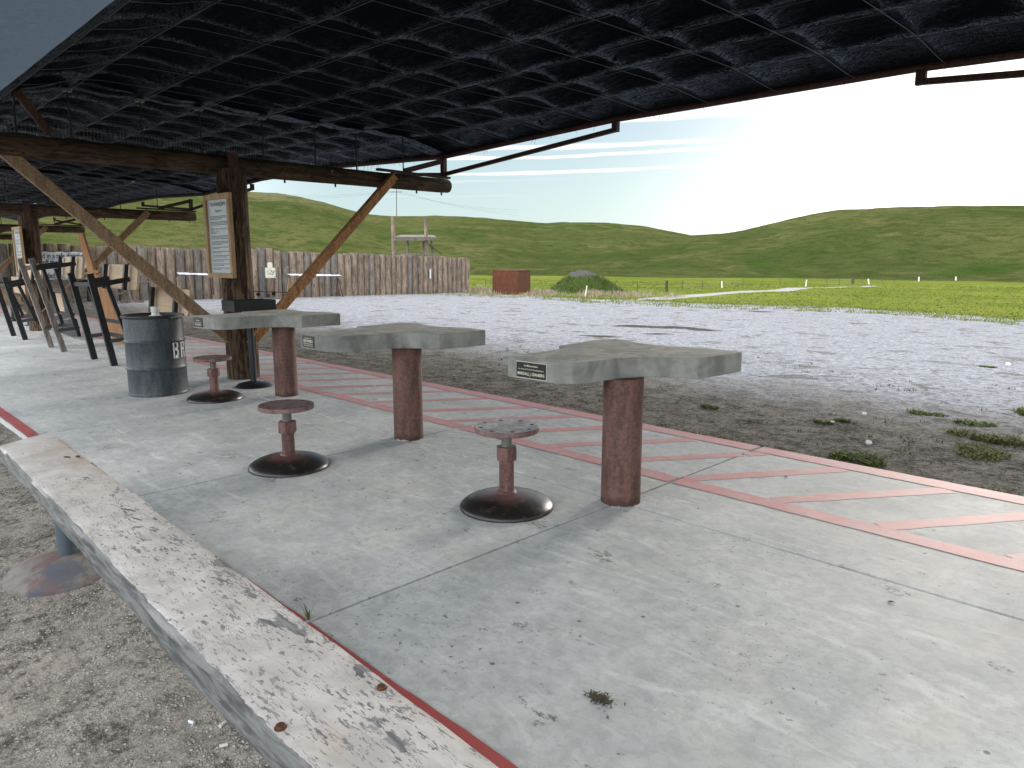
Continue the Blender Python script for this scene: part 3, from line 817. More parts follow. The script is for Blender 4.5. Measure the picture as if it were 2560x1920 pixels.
# ---------------------------------------------------------------- shade cloth roofs with their wire grid
CAB_Y = [1.6, 2.14, 2.81, 3.42, 4.15, 4.83, 5.43, 6.18, 6.9]
def edge_z(x, x0, x1):
    u = (x-x0)/(x1-x0)
    a = min(1, min(u, 1-u)*3.0)
    return 2.875 + .115*a
def roof_z(x, y, x0, x1):
    ez = edge_z(x, x0, x1)
    z = 3.03 + .025*math.sin((x-x0)*.9)*math.sin(y*.8)
    z += (ez - z)*sstep(5.9, 6.9, y)**1.2
    z += (2.90 - z)*sstep(2.2, 1.6, y)
    return z
def lob(u, pk):      # pockets skewed to one side, shaped so only a strip of each shines
    t = u/pk*.5 if u < pk else .5+(u-pk)/(1-pk)*.5
    return math.sin(math.pi*t)**.85
def make_roof(x0, x1, ncell, sub, label):
    t = thing('shade_roof', label, 'shade roof', (x0, 1.6, 2.9), 'black shade cloth roofs')
    dxc = (x1-x0)/ncell
    xsn = [x0+dxc*(i/sub) for i in range(ncell*sub+1)]
    xsn = [x0-.16, x0-.05] + xsn + [x1+.05, x1+.16]
    ysn = []
    for a, b in zip(CAB_Y, CAB_Y[1:]): ysn += [a+(b-a)*k/sub for k in range(sub)]
    ysn.append(CAB_Y[-1])
    vs = []
    for j, y in enumerate(ysn):
        v_ = (j % sub)/sub
        for i, x in enumerate(xsn):
            u_ = ((i-2) % sub)/sub if 2 <= i < len(xsn)-2 else 0
            amp = .20 + .03*mnoise.noise(Vector((math.floor(x/dxc)*1.7, math.floor(j/sub)*2.3, .5)))
            if y > 6.18: amp *= .45
            pil = lob(v_, .30)*(.22+.78*lob(u_, .72))
            z = roof_z(x, y, x0, x1) + amp*pil + .008
            dpeg = min(abs(x-x0), abs(x-x1))
            if dpeg < .7 and 2 < y < 6.3:
                k = min(abs(y-q) for q in PEGY)
                z += .05*math.exp(-((dpeg/.3)**2+(k/.22)**2)) - .03*math.exp(-(dpeg/.25)**2)
            z += .012*fbm(x*2.3, y*4.1, 4) + .006*fbm(x*8, y*13, 3)
            vs.append((x, y, z))
    n = len(xsn)
    mb = MB().add(vs, [(j*n+i, j*n+i+1, (j+1)*n+i+1, (j+1)*n+i) for j in range(len(ysn)-1) for i in range(n-1)])
    me = mb.build('cloth', MAT['shade_black'], t, smooth=True, ang=180).data
    if sum(p.normal.z for p in me.polygons) > 0: me.flip_normals()
    for y in CAB_Y[:-1]:
        pts = [Vector((x, y, roof_z(x, y, x0, x1)-.006)) for x in [x0+(x1-x0)*k/(ncell*2) for k in range(ncell*2+1)]]
        MB().path(pts, .0026, 5).build('wire', MAT['cable'], t)
    for i in range(1, ncell):
        x = x0+dxc*i
        pts = [Vector((x, CAB_Y[0]+(CAB_Y[-1]-CAB_Y[0])*k/24, roof_z(x, CAB_Y[0]+(CAB_Y[-1]-CAB_Y[0])*k/24, x0, x1)-.014)) for k in range(25)]
        MB().path(pts, .0026, 5).build('wire', MAT['cable'], t)
    pts = [Vector((x, 6.9, edge_z(x, x0, x1)-.012)) for x in [x0+(x1-x0)*k/18 for k in range(19)]]
    MB().path(pts, .032, 10).build('edge_pipe', MAT['rust_dark'], t, smooth=True)
    mb = MB(); rnd = random.Random(int(x0))
    for k in range(22):
        x = x0+(x1-x0)*rnd.random(); z = edge_z(x, x0, x1)
        for q in range(3): mb.tube((x+.012*q, 6.87, z-.045), (x+.012*q+rnd.uniform(-.02, .02), 6.88, z+.03), .003, n=4)
        mb.tube((x, 6.9, z-.04), (x+rnd.uniform(-.04, .04), 6.9, z-.07-.03*rnd.random()), .002, n=3)
    o = mb.build('tie_wires', MAT['cable'], t)
    return t
make_roof(BX, .95, 13, 12, 'black shade cloth over the front bay, filling the top of the photo')
make_roof(FX[1], BX, 13, 7, 'black shade cloth over the second bay, seen below the nearest beam')
make_roof(FX[2], FX[1], 12, 4, 'black shade cloth over the third bay, beyond the second log post')
make_roof(FX[3], FX[2], 12, 4, 'black shade cloth over the farthest bay at the left edge')

# rear flap of cloth hanging outward behind the roof's back edge
mb = MB(); nx, ny = 130, 26; vs = []
for j in range(ny+1):
    v_ = j/ny
    for i in range(nx+1):
        x = BX-4 + (BX*-1+5.0)*i/nx
        y = 1.6 - 2.3*v_
        z = 2.895 - .03*math.sin(min(1, v_*5)*math.pi/2) - .20*v_ - .05*math.sin(math.pi*v_)
        z += .075*(v_**1.3)*math.sin(x*4.6+1.6*math.sin(v_*4+x*1.3))+.03*v_*math.sin(x*11+v_*5) + .03*sstep(.05, .4, v_)*fbm(x*2.2, v_*1.2, 3)
        vs.append((x, y, z))
mb.add(vs, [(j*(nx+1)+i, j*(nx+1)+i+1, (j+1)*(nx+1)+i+1, (j+1)*(nx+1)+i) for j in range(ny) for i in range(nx)])
mb.m = [1 if k//nx < 1 else 0 for k in range(nx*ny)]  # row by the roof edge black: doubled hem, its shadow put into colour
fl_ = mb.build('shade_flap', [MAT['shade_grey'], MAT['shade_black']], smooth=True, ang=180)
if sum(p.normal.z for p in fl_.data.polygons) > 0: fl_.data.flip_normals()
tag(fl_, 'grey single layer shade cloth flap hanging out behind the roof, upper left corner', 'shade flap')

# ---------------------------------------------------------------- concrete shooting tables on steel pedestals
def smooth_poly(pts, n=5):
    out_ = []; N = len(pts)
    for i in range(N):
        p0, p1, p2, p3 = (np.array(pts[(i+k) % N][:2], float) for k in (-1, 0, 1, 2))
        if len(pts[i]) > 2 and len(pts[(i+1) % N]) > 2 and pts[i][2] == 's' and pts[(i+1) % N][2] == 's':
            out_.append(tuple(p1)); continue
        for k in range(n):
            t = k/n
            if len(pts[i]) > 2: p0 = p1 - (p2-p1)
            if len(pts[(i+1) % N]) > 2: p3 = p2 + (p2-p1)
            q = .5*((2*p1)+(-p0+p2)*t+(2*p0-5*p1+4*p2-p3)*t*t+(-p0+3*p1-3*p2+p3)*t**3)
            out_.append(tuple(q))
    return out_
TAB = [(-2.905, 2.845, 's'), (-2.56, 2.862, 's'), (-2.475, 2.90), (-2.435, 2.99), (-2.425, 3.12), (-2.395, 3.27), (-2.335, 3.385), (-2.235, 3.47), (-2.15, 3.515, 's'), (-2.09, 3.535, 's'),
       (-2.05, 3.97, 's'), (-2.30, 4.0, 's'), (-2.44, 3.95), (-2.58, 3.90), (-2.74, 3.925), (-2.88, 3.965, 's'), (-3.08, 3.93, 's'), (-3.035, 3.43, 's'), (-2.985, 3.415), (-2.935, 3.36), (-2.915, 3.2)]
TP = smooth_poly(TAB)
ZU, ZT = .738, .858
def make_table(off, rot, ped, label, plaque_mat, lines, pq):
    c0 = Vector((-2.43, 3.31))
    R2 = Matrix.Rotation(rot, 2)
    def xf(p): q = R2 @ (Vector(p)-c0) + c0 + Vector(off); return (q.x, q.y)
    t = thing('shooting_table', label, 'table', (*ped, 0), 'concrete shooting tables')
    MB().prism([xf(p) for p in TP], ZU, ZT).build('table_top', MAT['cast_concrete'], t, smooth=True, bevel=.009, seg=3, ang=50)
    MB().lathe((*ped, 0), [(.116, -.02), (.116, .03), (.115, .3), (.115, .737)], n=48).build('pedestal', MAT['pedestal'], t, smooth=True)
    # plaque on the rear face, its corners read at (u along the face, height)
    a = Vector((*xf((-2.905, 2.845)), 0)); b = Vector((*xf((-2.56, 2.862)), 0))
    u = (b-a).normalized(); n_ = u.cross(Vector((0, 0, 1))); n_ = n_ if n_.y < 0 else -n_
    u0, u1, z0, z1 = pq
    def F(uu, zz, dd=0): return a + u*uu + Vector((0, 0, zz)) + n_*dd
    MB().slab3([F(u0-.004, z0-.004, .001), F(u1+.004, z0-.004, .001), F(u1+.004, z1+.004, .001), F(u0-.004, z1+.004, .001)], n_*.003).build('plaque_rim', MAT['plaque_rim'] if plaque_mat == 'plaque' else MAT[plaque_mat], t)
    pl = MB().slab3([F(u0, z0, .004), F(u1, z0, .004), F(u1, z1, .004), F(u0, z1, .004)], n_*.002).build('plaque', MAT[plaque_mat], t)
    wd, ht = u1-u0, z1-z0
    for body, sz, yy, fit in lines:
        probe = text_mb(body, 1, lambda x, y, z: (x, y, z), bold=True)
        xsv = [v[0] for v in probe.v]; wtx = max(xsv)-min(xsv)
        sx = fit*wd/wtx
        text_mb(body, 1, lambda x, y, z: F((u0+u1)/2 + x*sx, z0+ht*yy + y*sz*ht*1.35, .0068), bold=True).build('lettering', MAT['gold_letters'], pl)
    return t
make_table((0, 0), 0, (-2.432, 3.315), 'nearest concrete table, black plaque lettered MARSHALL J. GRANBERG', 'plaque',
           [('In Memoriam', .13, .74, .46), ('For Service To Kern Shooting Sports', .085, .52, .84), ('MARSHALL J. GRANBERG', .21, .17, .90)], (.075, .292, ZU+.012, ZT-.022))
make_table((-2.07, -.17), 0.0, (-4.54, 3.345), 'middle concrete table, grey plaque lettered GENE WAMBLE', 'plaque_grey',
           [('In Honor of', .14, .77, .56), ('GENE WAMBLE', .24, .46, .84), ('Fought Crime Junior Marksman', .10, .27, .82), ('Coach Crime Junior Coaches', .10, .09, .82)], (.045, .195, ZU+.02, ZT-.022))
make_table((-4.37, -.05), .09, (-6.92, 3.54), 'farthest concrete table, in front of the log post and tray stand', 'plaque_grey',
           [('In Memoriam', .13, .68, .40), ('For Service To Kern Shooting Sports', .07, .46, .85), ('REX A BOWN', .24, .14, .66)], (.02, .175, ZU+.018, ZT-.018))

# ---------------------------------------------------------------- round steel stools
def make_stool(c, top, label, plate='seat_plate'):
    x, y = c
    t = thing('steel_stool', label, 'stool', (x, y, 0), 'round steel stools')
    R = .27
    prof = [(R, 0), (R, .006)] + [(R*math.cos(a)*1.0, .006+.082*math.sin(a)**1.15) for a in [math.pi/2*k/14 for k in range(1, 14)]] + [(.04, .0885)]
    MB().lathe((x, y, 0), prof, n=64).build('base', MAT['dome_base'], t, smooth=True)
    MB().lathe((x, y, 0), [(.062, .078), (.055, .094), (.045, .101)], n=24).build('weld', MAT['stool_paint'], t, smooth=True)
    zn = top-.195
    MB().lathe((x, y, 0), [(.0425, .085), (.0425, zn+.01)], n=32).build('lower_pipe', MAT['stool_paint'], t, smooth=True)
    a0 = .35
    MB().prism([(x+.063*math.cos(a0+k*math.pi/3), y+.063*math.sin(a0+k*math.pi/3)) for k in range(6)], zn, zn+.078).build('hex_collar', MAT['stool_paint'], t, bevel=.005)
    MB().lathe((x, y, 0), [(.031, zn+.07), (.031, top-.028)], n=28).build('upper_pipe', MAT['galv'], t, smooth=True)
    # seat: a blind flange with eight bolt holes
    s = MB(); n = 64; R = .183; r2 = .148; hr = .0115
    s.lathe((x, y, top-.03), [(R-.003, 0), (R, .003), (R, .027), (R-.003, .030)], n=64); s.m = [1]*(3*64+1)+[0]
    st = s.build('seat', [MAT[plate], MAT['seat_plate']], t, smooth=True, ang=30)
    mb = MB()
    for k in range(8):
        th = 2*math.pi*(k+.3)/8
        mb.lathe((x+r2*math.cos(th), y+r2*math.sin(th), top-.004), [(hr, 0), (hr, .0046)], n=14)
    mb.build('bolt_holes', MAT['rubber'], st)
    return t
make_stool((-2.83, 2.765), .475, 'nearest round steel stool, pale worn seat, in front of the right table', 'pale_plate')
make_stool((-4.465, 2.275), .435, 'middle round steel stool, dark seat in line with a table pedestal')
make_stool((-7.25, 2.925), .43, 'farthest round steel stool, between the barrel and the log post')

# ---------------------------------------------------------------- steel barrel
bc = Vector((-8.02, 2.645, 0))
t = thing('steel_barrel', 'slate blue steel barrel with white stencil letters, between the stool and the tilted stands', 'barrel', bc)
BR_ = .287
prof = [(BR_-.02, .004), (BR_+.004, .0), (BR_+.008, .012), (BR_+.002, .022), (BR_, .03)]
for zc in (.285, .565):
    prof += [(BR_, zc-.022), (BR_+.004, zc-.012), (BR_+.012, zc-.004), (BR_+.012, zc+.004), (BR_+.004, zc+.012), (BR_, zc+.022)]
prof += [(BR_, .80), (BR_-.004, .815)]
MB().lathe(bc, prof, n=72).build('drum_body', MAT['barrel'], t, smooth=True, ang=50)
MB().lathe(bc, [(BR_-.005, .803), (BR_+.012, .806), (BR_+.018, .818), (BR_+.012, .832), (BR_-.004, .836), (BR_-.012, .828), (BR_-.014, .812), (.05, .815)], n=72).build('lid', MAT['barrel_dark'], t, smooth=True, ang=50)
mb = MB()
for k in range(7):
    a = math.radians(14+k*4.5); p = bc+Vector((math.cos(a), math.sin(a), 0))*(BR_+.026)
    q = bc+Vector((math.cos(a+.08), math.sin(a+.08), 0))*(BR_+.026)
    mb.tube(p+Vector((0, 0, .812)), q+Vector((0, 0, .812)), .013 if k % 2 else .009, n=8)
mb.build('clamp_bolt', MAT['galv'], t)
def on_drum(ang, z, dr=.002): return bc+Vector((math.cos(ang)*(BR_+dr), math.sin(ang)*(BR_+dr), z))
STEN = {'B': [(0, 0, .24, 1), (.36, .82, .86, 1), (.36, .42, .86, .58), (.36, 0, .9, .18), (.72, .58, 1, .84), (.74, .16, 1, .44)],
        'R': [(0, 0, .27, 1), (.38, .78, .92, 1), (.38, .40, .86, .56), (.74, .58, 1, .84), (.72, 0, 1, .34)],
        'A': [(0, 0, .24, .82), (.76, 0, 1, .82), (.18, .84, .82, 1), (.34, .34, .66, .50)],
        'S': [(.12, .82, 1, 1), (0, .56, .26, .86), (.12, .42, .88, .58), (.74, .14, 1, .44), (0, 0, .88, .18)]}
hL, wL, z0 = .192, .066, .385
mb = MB()
a0 = math.radians(16)
for k, ch in enumerate('BRASS'):
    for (xa, ya, xb_, yb) in STEN[ch]:
        n_ = 4
        for i in range(n_):
            u0, u1 = xa+(xb_-xa)*i/n_, xa+(xb_-xa)*(i+1)/n_
            A = [a0 + (k*.106+u*wL)/BR_ for u in (u0, u1)]
            mb.add([on_drum(A[0], z0+ya*hL), on_drum(A[1], z0+ya*hL), on_drum(A[1], z0+yb*hL), on_drum(A[0], z0+yb*hL)], [(0, 1, 2, 3)])
mb.build('stencil_lettering', MAT['white_paint'], t)
pc = bc+Vector((.02, .02, .816))
tag(MB().lathe(pc, [(.062, 0), (.062, .008), (.040, .012), (.036, .04), (.046, .044), (.046, .052), (.041, .056), (.043, .095), (.040, .099)], n=28).build('pipe_fitting', MAT['pvc'], smooth=True, ang=40),
    'white plastic pipe fitting standing on the barrel lid', 'pipe fitting')

# ---------------------------------------------------------------- tray on a pole
tc = Vector((-7.69, 3.545, 0))
t = thing('tray_stand', 'black steel tray on a pole with round base, beside the log post', 'tray stand', tc)
MB().lathe(tc, [(.20, 0), (.20, .008), (.17, .03), (.10, .048), (.035, .058)], n=48).build('base', MAT['black_steel'], t, smooth=True)
MB().lathe(tc, [(.034, .05), (.034, .852)], n=20).build('pole', MAT['blue_black'], t, smooth=True)
mb = MB(); lx, ly, zt = .155, .235, .965
mb.box(tc+Vector((0, 0, zt-.112)), (2*lx, 2*ly, .006))
for sx in (-1, 1): mb.box(tc+Vector((sx*lx, 0, zt-.057)), (.006, 2*ly+.006, .115))
for sy in (-1, 1): mb.box(tc+Vector((0, sy*ly, zt-.0575)), (2*lx-.007, .006, .114))
mb.build('tray', MAT['black_steel'], t)

# ---------------------------------------------------------------- notice boards on the posts
def make_board(label):
    Y0 = 3.525; x0, x1, z0, z1 = -8.585, -7.905, 1.195, 2.125
    t = thing('notice_board', label, 'notice board', ((x0+x1)/2, Y0, z0), 'range rules boards')
    fw = .055
    for nm, c, s_ in (('frame_rail', ((x0+x1)/2, Y0-.022, z1-fw/2), (x1-x0, .044, fw)), ('frame_rail', ((x0+x1)/2, Y0-.022, z0+fw/2), (x1-x0, .044, fw)),
                      ('frame_rail', (x0+fw/2, Y0-.0225, (z0+z1)/2), (fw, .045, z1-z0-2*fw-.002)), ('frame_rail', (x1-fw/2, Y0-.0225, (z0+z1)/2), (fw, .045, z1-z0-2*fw-.002))):
        MB().box(c, s_).build(nm, MAT['frame_pine'], t, bevel=.003)
    pn = MB().box(((x0+x1)/2, Y0-.01, (z0+z1)/2), (x1-x0-2*fw+.01, .012, z1-z0-2*fw+.01)).build('panel', MAT['sign_panel'], t)
    yf = Y0-.0172; cx = (x0+x1)/2; wd = x1-x0-2*fw
    for body, sx, sz, zz, mt in (('Kern Shooting Sports', .0445, .072, z1-.125, 'letters'), ('Range Rules', .034, .045, z1-.195, 'grey_letters')):
        text_mb(body, 1, lambda x, y, z: (cx+x*sx, yf, zz+y*sz), bold=True).build('lettering', MAT[mt], pn)
    # the body text is far too small to read: rows of dark word shapes
    rnd = random.Random(11); mb = MB()
    rows = [1, 1, .62, 0, 1, 1, .95, 0, .12, 1, .18, .45, .28, 0, 1, .9, 1, 0, .95, .9, .55, 0, 1, .4, 0, .95, .5, 0, 1, .8, 0, .9, .6, 0, 1, .6, 0, .95, .45]
    z = z1-.245; step = (z1-z0-.32)/len(rows)
    for L in rows:
        if L > 0:
            x = x0+fw+.055; xe = x+(wd-.085)*L
            while x < xe:
                w_ = rnd.uniform(.012, .045); 
                mb.add([(x, yf, z), (min(x+w_, xe), yf, z), (min(x+w_, xe), yf, z+step*.52), (x, yf, z+step*.52)], [(0, 1, 2, 3)])
                x += w_+.007
        z -= step
    o = mb.build('small_print', MAT['grey_letters'], pn); o['kind'] = 'stuff'
    for x, z in ((x0+.05, z1-.03), (x1-.03, z1-.4), (cx, z0+.03), (x1-.03, z0+.05), (cx-.1, z1-.025)): MB().tube((x, Y0-.0435, z), (x, Y0-.047, z), .007, n=8).build('screw', MAT['rust_dark'], t)
    return t
nb = make_board('framed white rules board, nearest one, on the big log post by the tray')
copy_tree(nb, (FX[1]-BX, -.3, -.10), 'framed white rules board on the second log post, above the tilted stands')

# ---------------------------------------------------------------- bench with peeling paint
t = thing('plank_bench', 'long plank bench with peeling cream paint on pipe legs', 'bench', (-2.5, .72, -.1))
vs = []; n = 150; th = .082
prof2 = [(-.138, -th), (-.138, -.014), (-.131, -.003), (-.112, 0), (.0, .001), (.112, 0), (.132, -.003), (.138, -.013), (.138, -th)]
for i in range(n+1):
    u_ = i/n; x = -4.50+4.9*u_
    yc = .797 - .024*(x+4.5)
    zc = .452 + .004*fbm(x*1.1, 3, 2)
    for k, (y, z) in enumerate(prof2):
        jy = (.005*fbm(x*3, k*5, 3) + (.012*fbm(x*1.2, 11, 2) if k < 3 else 0))
        sh = -.075*(y/.135)
        vs.append((x+sh*(1 if i == 0 else max(0, 1-i/12)), yc+y+jy, .45+z+(zc-.45)+.003*fbm(x*4, k*2, 2)*(1 if k not in (0, 8) else 2)))
m_ = len(prof2)
fs = [(i*m_+k, i*m_+(k+1) % m_, (i+1)*m_+(k+1) % m_, (i+1)*m_+k) for i in range(n) for k in range(m_)]
fs += [tuple(range(m_)), tuple(range(n*m_, (n+1)*m_))[::-1]]
MB().add(vs, fs).build('plank', MAT['peeling_paint'], t, smooth=True, ang=40)
for lx, ly in ((-3.86, .79), (-1.28, .70)):
    zb = ground_z(lx, ly)-.01
    leg = MB().lathe((lx, ly, zb), [(.04, .05), (.04, .445-zb)], n=28).build('leg', MAT['pole_blue'], t, smooth=True)
    MB().lathe((lx, ly, zb), [(.27, -.01), (.268, .01), (.24, .032), (.18, .058), (.10, .078), (.04, .086)], n=56).build('foot', MAT['dusty_base'], leg, smooth=True)
    zz = ground_z(lx, ly)
for px, py in ((606, 1573), (824, 1488)):
    p = onz(*K(px, py), .452)
    MB().lathe(p, [(.013, 0), (.013, .002), (.0095, .003), (.0095, .008), (.006, .009)], n=16).build('bolt', MAT['brass'], t, smooth=True)
p = onz(*K(145, 988), .452)
MB().box(p+Vector((0, 0, .0022)), (.03, .012, .003), Matrix.Rotation(.5, 3, 'Z')).build('staple', MAT['rust_dark'], t)

# ---------------------------------------------------------------- tilted shooting stands of black tube with plywood boards
def make_stand(x0, x1, label, ztop=1.22, tilt=.19, y0=2.93, mat='black_steel', bw=.0, board_z=1.17, rail_up=.12, legw=.078, full=True):
    t = thing('tilted_stand', label, 'stand', ((x0+x1)/2, y0, 0), 'tilted black stands with plywood boards')
    M = MAT[mat]; B = MAT['black_steel']
    for x in (x0, x1):
        MB().bar((x, y0, 0), (x, y0-tilt, ztop), legw, legw*.75, up=(1, 0, 0)).build('leg', M, t, bevel=.003)
    fx0, fx1 = x0+.02, x1-.04
    zr = ztop-.13
    yb = y0+.24
    for x in (x0+.07, x1+.06):
        MB().bar((x, y0-tilt*.88, zr-.02), (x, yb+.02, zr+rail_up*.45), .05, .062).build('top_rail', B, t, bevel=.003)
        MB().bar((x, yb-.055, board_z-.17), (x, yb-.005, board_z+.17), .05, .07, up=(1, 0, 0)).build('bracket', B, t, bevel=.003)
        MB().bar((x+.03, y0-.02, zr-.02), (x+.05, y0+.17, .33), .048, .05, up=(1, 0, 0)).build('front_leg', B, t, bevel=.003)
    MB().bar((x0-.02, y0-tilt*.8, zr-.025), (x1+.04, y0-tilt*.8, zr-.005), .05, .055).build('cross_rail', B, t, bevel=.003)
    for x in (x0, x1): MB().bar((x, y0-tilt*.27, .33), (x+.10, y0+.20, .365), .04, .05).build('low_rail', B, t, bevel=.003)
    MB().bar((x0+.05, y0+.17, .36), (x1+.12, y0+.19, .37), .045, .05).build('low_rail', B, t, bevel=.003)
    MB().bar((x0+.05, y0+.14, .56), (x1+.09, y0+.15, .57), .045, .045).build('cross_rail', B, t, bevel=.003)
    # plywood board with rounded corners, leaning with the stand
    w_, h_, r_ = (x1-x0+.36+bw)/2, .165, .05
    poly = []
    for cx, cz, a0 in ((w_-r_, h_-r_, 0), (-w_+r_, h_-r_, 90), (-w_+r_, -h_+r_, 180), (w_-r_, -h_+r_, 270)):
        poly += [(cx+r_*math.cos(math.radians(a0+k*22.5)), cz+r_*math.sin(math.radians(a0+k*22.5))) for k in range(5)]
    cx = (x0+x1)/2+.15
    MB().slab3([(cx+a, yb+.035+b*.15, board_z+b) for a, b in poly], (0, .032, -.004)).build('board', MAT['ply'], t, bevel=.003)
    return t
make_stand(-11.41, -10.51, 'black stand tilted beside the barrel, plywood board with rounded corners')
make_stand(-13.44, -12.67, 'weathered brown legged stand tilted in front of the second post', ztop=1.42, tilt=.30, y0=2.85, mat='grey_wood', board_z=1.28, legw=.075)
make_stand(-16.01, -15.07, 'black stand at the left edge with thick black rails, farthest one', ztop=1.10, tilt=.20, y0=2.81, board_z=1.16)
make_stand(onY(338, 800, 3.25).x, onY(395, 800, 3.25).x, 'low black stand behind the barrel, only its plywood board showing', ztop=.66, tilt=.05, y0=3.25, board_z=.86)

# T-shaped wooden plank propped behind the stand
def outline(pts, Y, thick, conv): return [onY(*conv(*q), Y) for q in pts]
def zB(x, y): return (140+x/4.365, 560+y/4.365)
def zA(x, y): return (x/5.53, 640+y/5.53)
pts = [(228, 118), (285, 98), (410, 500), (470, 512), (462, 532), (425, 545), (520, 600), (640, 900), (742, 1180), (752, 1320), (640, 1312), (520, 1020), (455, 840), (400, 690), (352, 560), (296, 548), (290, 534), (345, 522)]
tag(MB().slab3(outline(pts, 3.82, 0, zB), (0, .04, 0)).build('wooden_target_board', MAT['orange_plank'], bevel=.003),
    'tall orange brown wooden board with a narrow neck, leaning behind the black stand', 'wooden board')

# framed plywood box standing by the second post
t = thing('framed_board', 'weathered timber frame with a plywood panel, leaning at the second post', 'framed board', (-14.9, 3.6, 0))
def q4(a, b, c, d, Y): return [onY(*zA(*p), Y) for p in (a, b, c, d)]
Yf = 3.45
MB().slab3(q4((735, 505), (840, 515), (905, 800), (800, 800), Yf), (0, .02, 0)).build('panel', MAT['ply'], t)
MB().slab3(q4((680, 500), (735, 505), (800, 810), (745, 790), Yf-.03), (0, .05, 0)).build('stile', MAT['black_steel'], t, bevel=.004)
MB().slab3(q4((840, 510), (890, 490), (975, 800), (905, 815), Yf-.03), (0, .05, 0)).build('stile', MAT['black_steel'], t, bevel=.004)
MB().slab3(q4((685, 430), (880, 450), (885, 500), (675, 495), Yf-.04), (0, .07, 0)).build('top_board', MAT['grey_wood'], t, bevel=.004)
MB().slab3(q4((745, 830), (960, 790), (965, 850), (740, 890), Yf-.03), (0, .05, 0)).build('shelf', MAT['black_steel'], t, bevel=.004)
MB().slab3(q4((815, 880), (945, 880), (1000, 1118), (820, 1055), Yf-.01), (0, .03, 0)).build('lower_panel', MAT['blue_black'], t)
MB().slab3(q4((950, 870), (1010, 870), (1075, 1118), (990, 1118), Yf-.03), (0, .06, 0)).build('foot', MAT['black_steel'], t, bevel=.004)
MB().slab3(q4((880, 470), (905, 480), (990, 800), (970, 805), Yf-.035), (0, .06, 0)).build('edge_strip', MAT['grey_wood'], t, bevel=.003)

# a timber table and sheets of plywood stored beyond the second bay
t = thing('timber_bench', 'dark timber bench top on black legs at the left edge of the slab', 'bench', (-19, 3.4, 0))
MB().box((-20.4, 3.55, .50), (4.6, .35, .26)).build('bench_top', MAT['timber_x'], t, bevel=.01)
for x in (-22.2, -19.9, -18.35):
    lg = MB().box((x, 3.55, .185), (.11, .11, .36)).build('leg', MAT['black_steel'], t, bevel=.004)
    MB().box((x, 3.55, .008), (.2, .2, .012)).build('foot_plate', MAT['black_steel'], lg)
pp = [onY(*zA(*q), 4.35) for q in ((150, 285), (385, 300), (395, 555), (205, 548))]
tag(MB().slab3(pp, (0, .02, 0)).build('plywood_sheet', MAT['ply'], bevel=.002), 'pale sheet of plywood standing beyond the left stands', 'plywood sheet')


# ---------------------------------------------------------------- palisade of logs along the left side of the range
pa = Vector((-31.37, 27.6, flat_z(0, 27.6))); pb_ = Vector((-29.42, 8.2, flat_z(0, 8.2)))
PDIR = Vector((pb_.x-pa.x, pb_.y-pa.y, 0)); PLEN = PDIR.length; PDIR.normalize()
PN = Vector((-PDIR.y, PDIR.x, 0)); PN = PN if PN.x > 0 else -PN             # towards the slab
def pal(s_): return pa + PDIR*s_
t = thing('log_palisade', 'palisade wall of upright weathered logs along the left side of the range', 'palisade', (pa.x, pa.y, flat_z(pa.x, pa.y)))
rnd = random.Random(21); s_ = 0.0; k = 0
GR = MAT['log_wood']
while s_ < PLEN+6.5 and k < 100:
    d_ = rnd.uniform(.33, .43); p = pal(s_+d_/2)
    zb = flat_z(p.x, p.y)
    hgt = 2.0 + rnd.uniform(-.035, .035) - .05*sstep(2.2, 0, s_) + (.10 if 12.6 < s_ < 13.4 else 0) + (.07 if s_ > 19 and rnd.random() < .3 else 0)
    lean = rnd.uniform(-.02, .02)+.05
    MB().log((p.x, p.y, zb-.1), (p.x-PDIR.x*lean, p.y-PDIR.y*lean, zb+hgt), d_*.50, d_*.455, n=20, seg=8, rough=.03, seed=k, capbev=.05).build('log', MAT['grey_wood'] if rnd.random() < .22 else GR, t, smooth=True, ang=60)
    s_ += d_*.985; k += 1
def on_pal(px, py, off=.25):
    """the point where the sight line meets a plane standing off the palisade"""
    v = ray(px, py); q = pa + PN*off
    tt = ((q-EYE).dot(PN))/v.dot(PN)
    return EYE+v*tt
def zD(x, y): return (620+x/7.9, 600+y/7.9)
for ch, x, y, sz in (('0', 1303, 850, .10), ('S', 1297, 800, .09), ('13', 790, 555, .09), ('4', 0, 0, 0), ):
    if not sz: continue
    p = on_pal(*zD(x, y), .175)
    text_mb(ch, sz, lambda a, b, c: p - PDIR*a + Vector((0, 0, b)) + PN*.002).build('painted_number', MAT['white_paint'], t)
p = on_pal(940+563/4.145, 380+1262/4.145, .2)
tag(MB().slab3([p+PDIR*a+Vector((0, 0, b)) for a, b in ((-.04, -.26), (.05, -.26), (.05, .26), (-.04, .26))], PN*.02).build('white_marker', MAT['white_paint'], bevel=.002),
    'narrow white strip fixed upright to the right part of the palisade', 'marker')

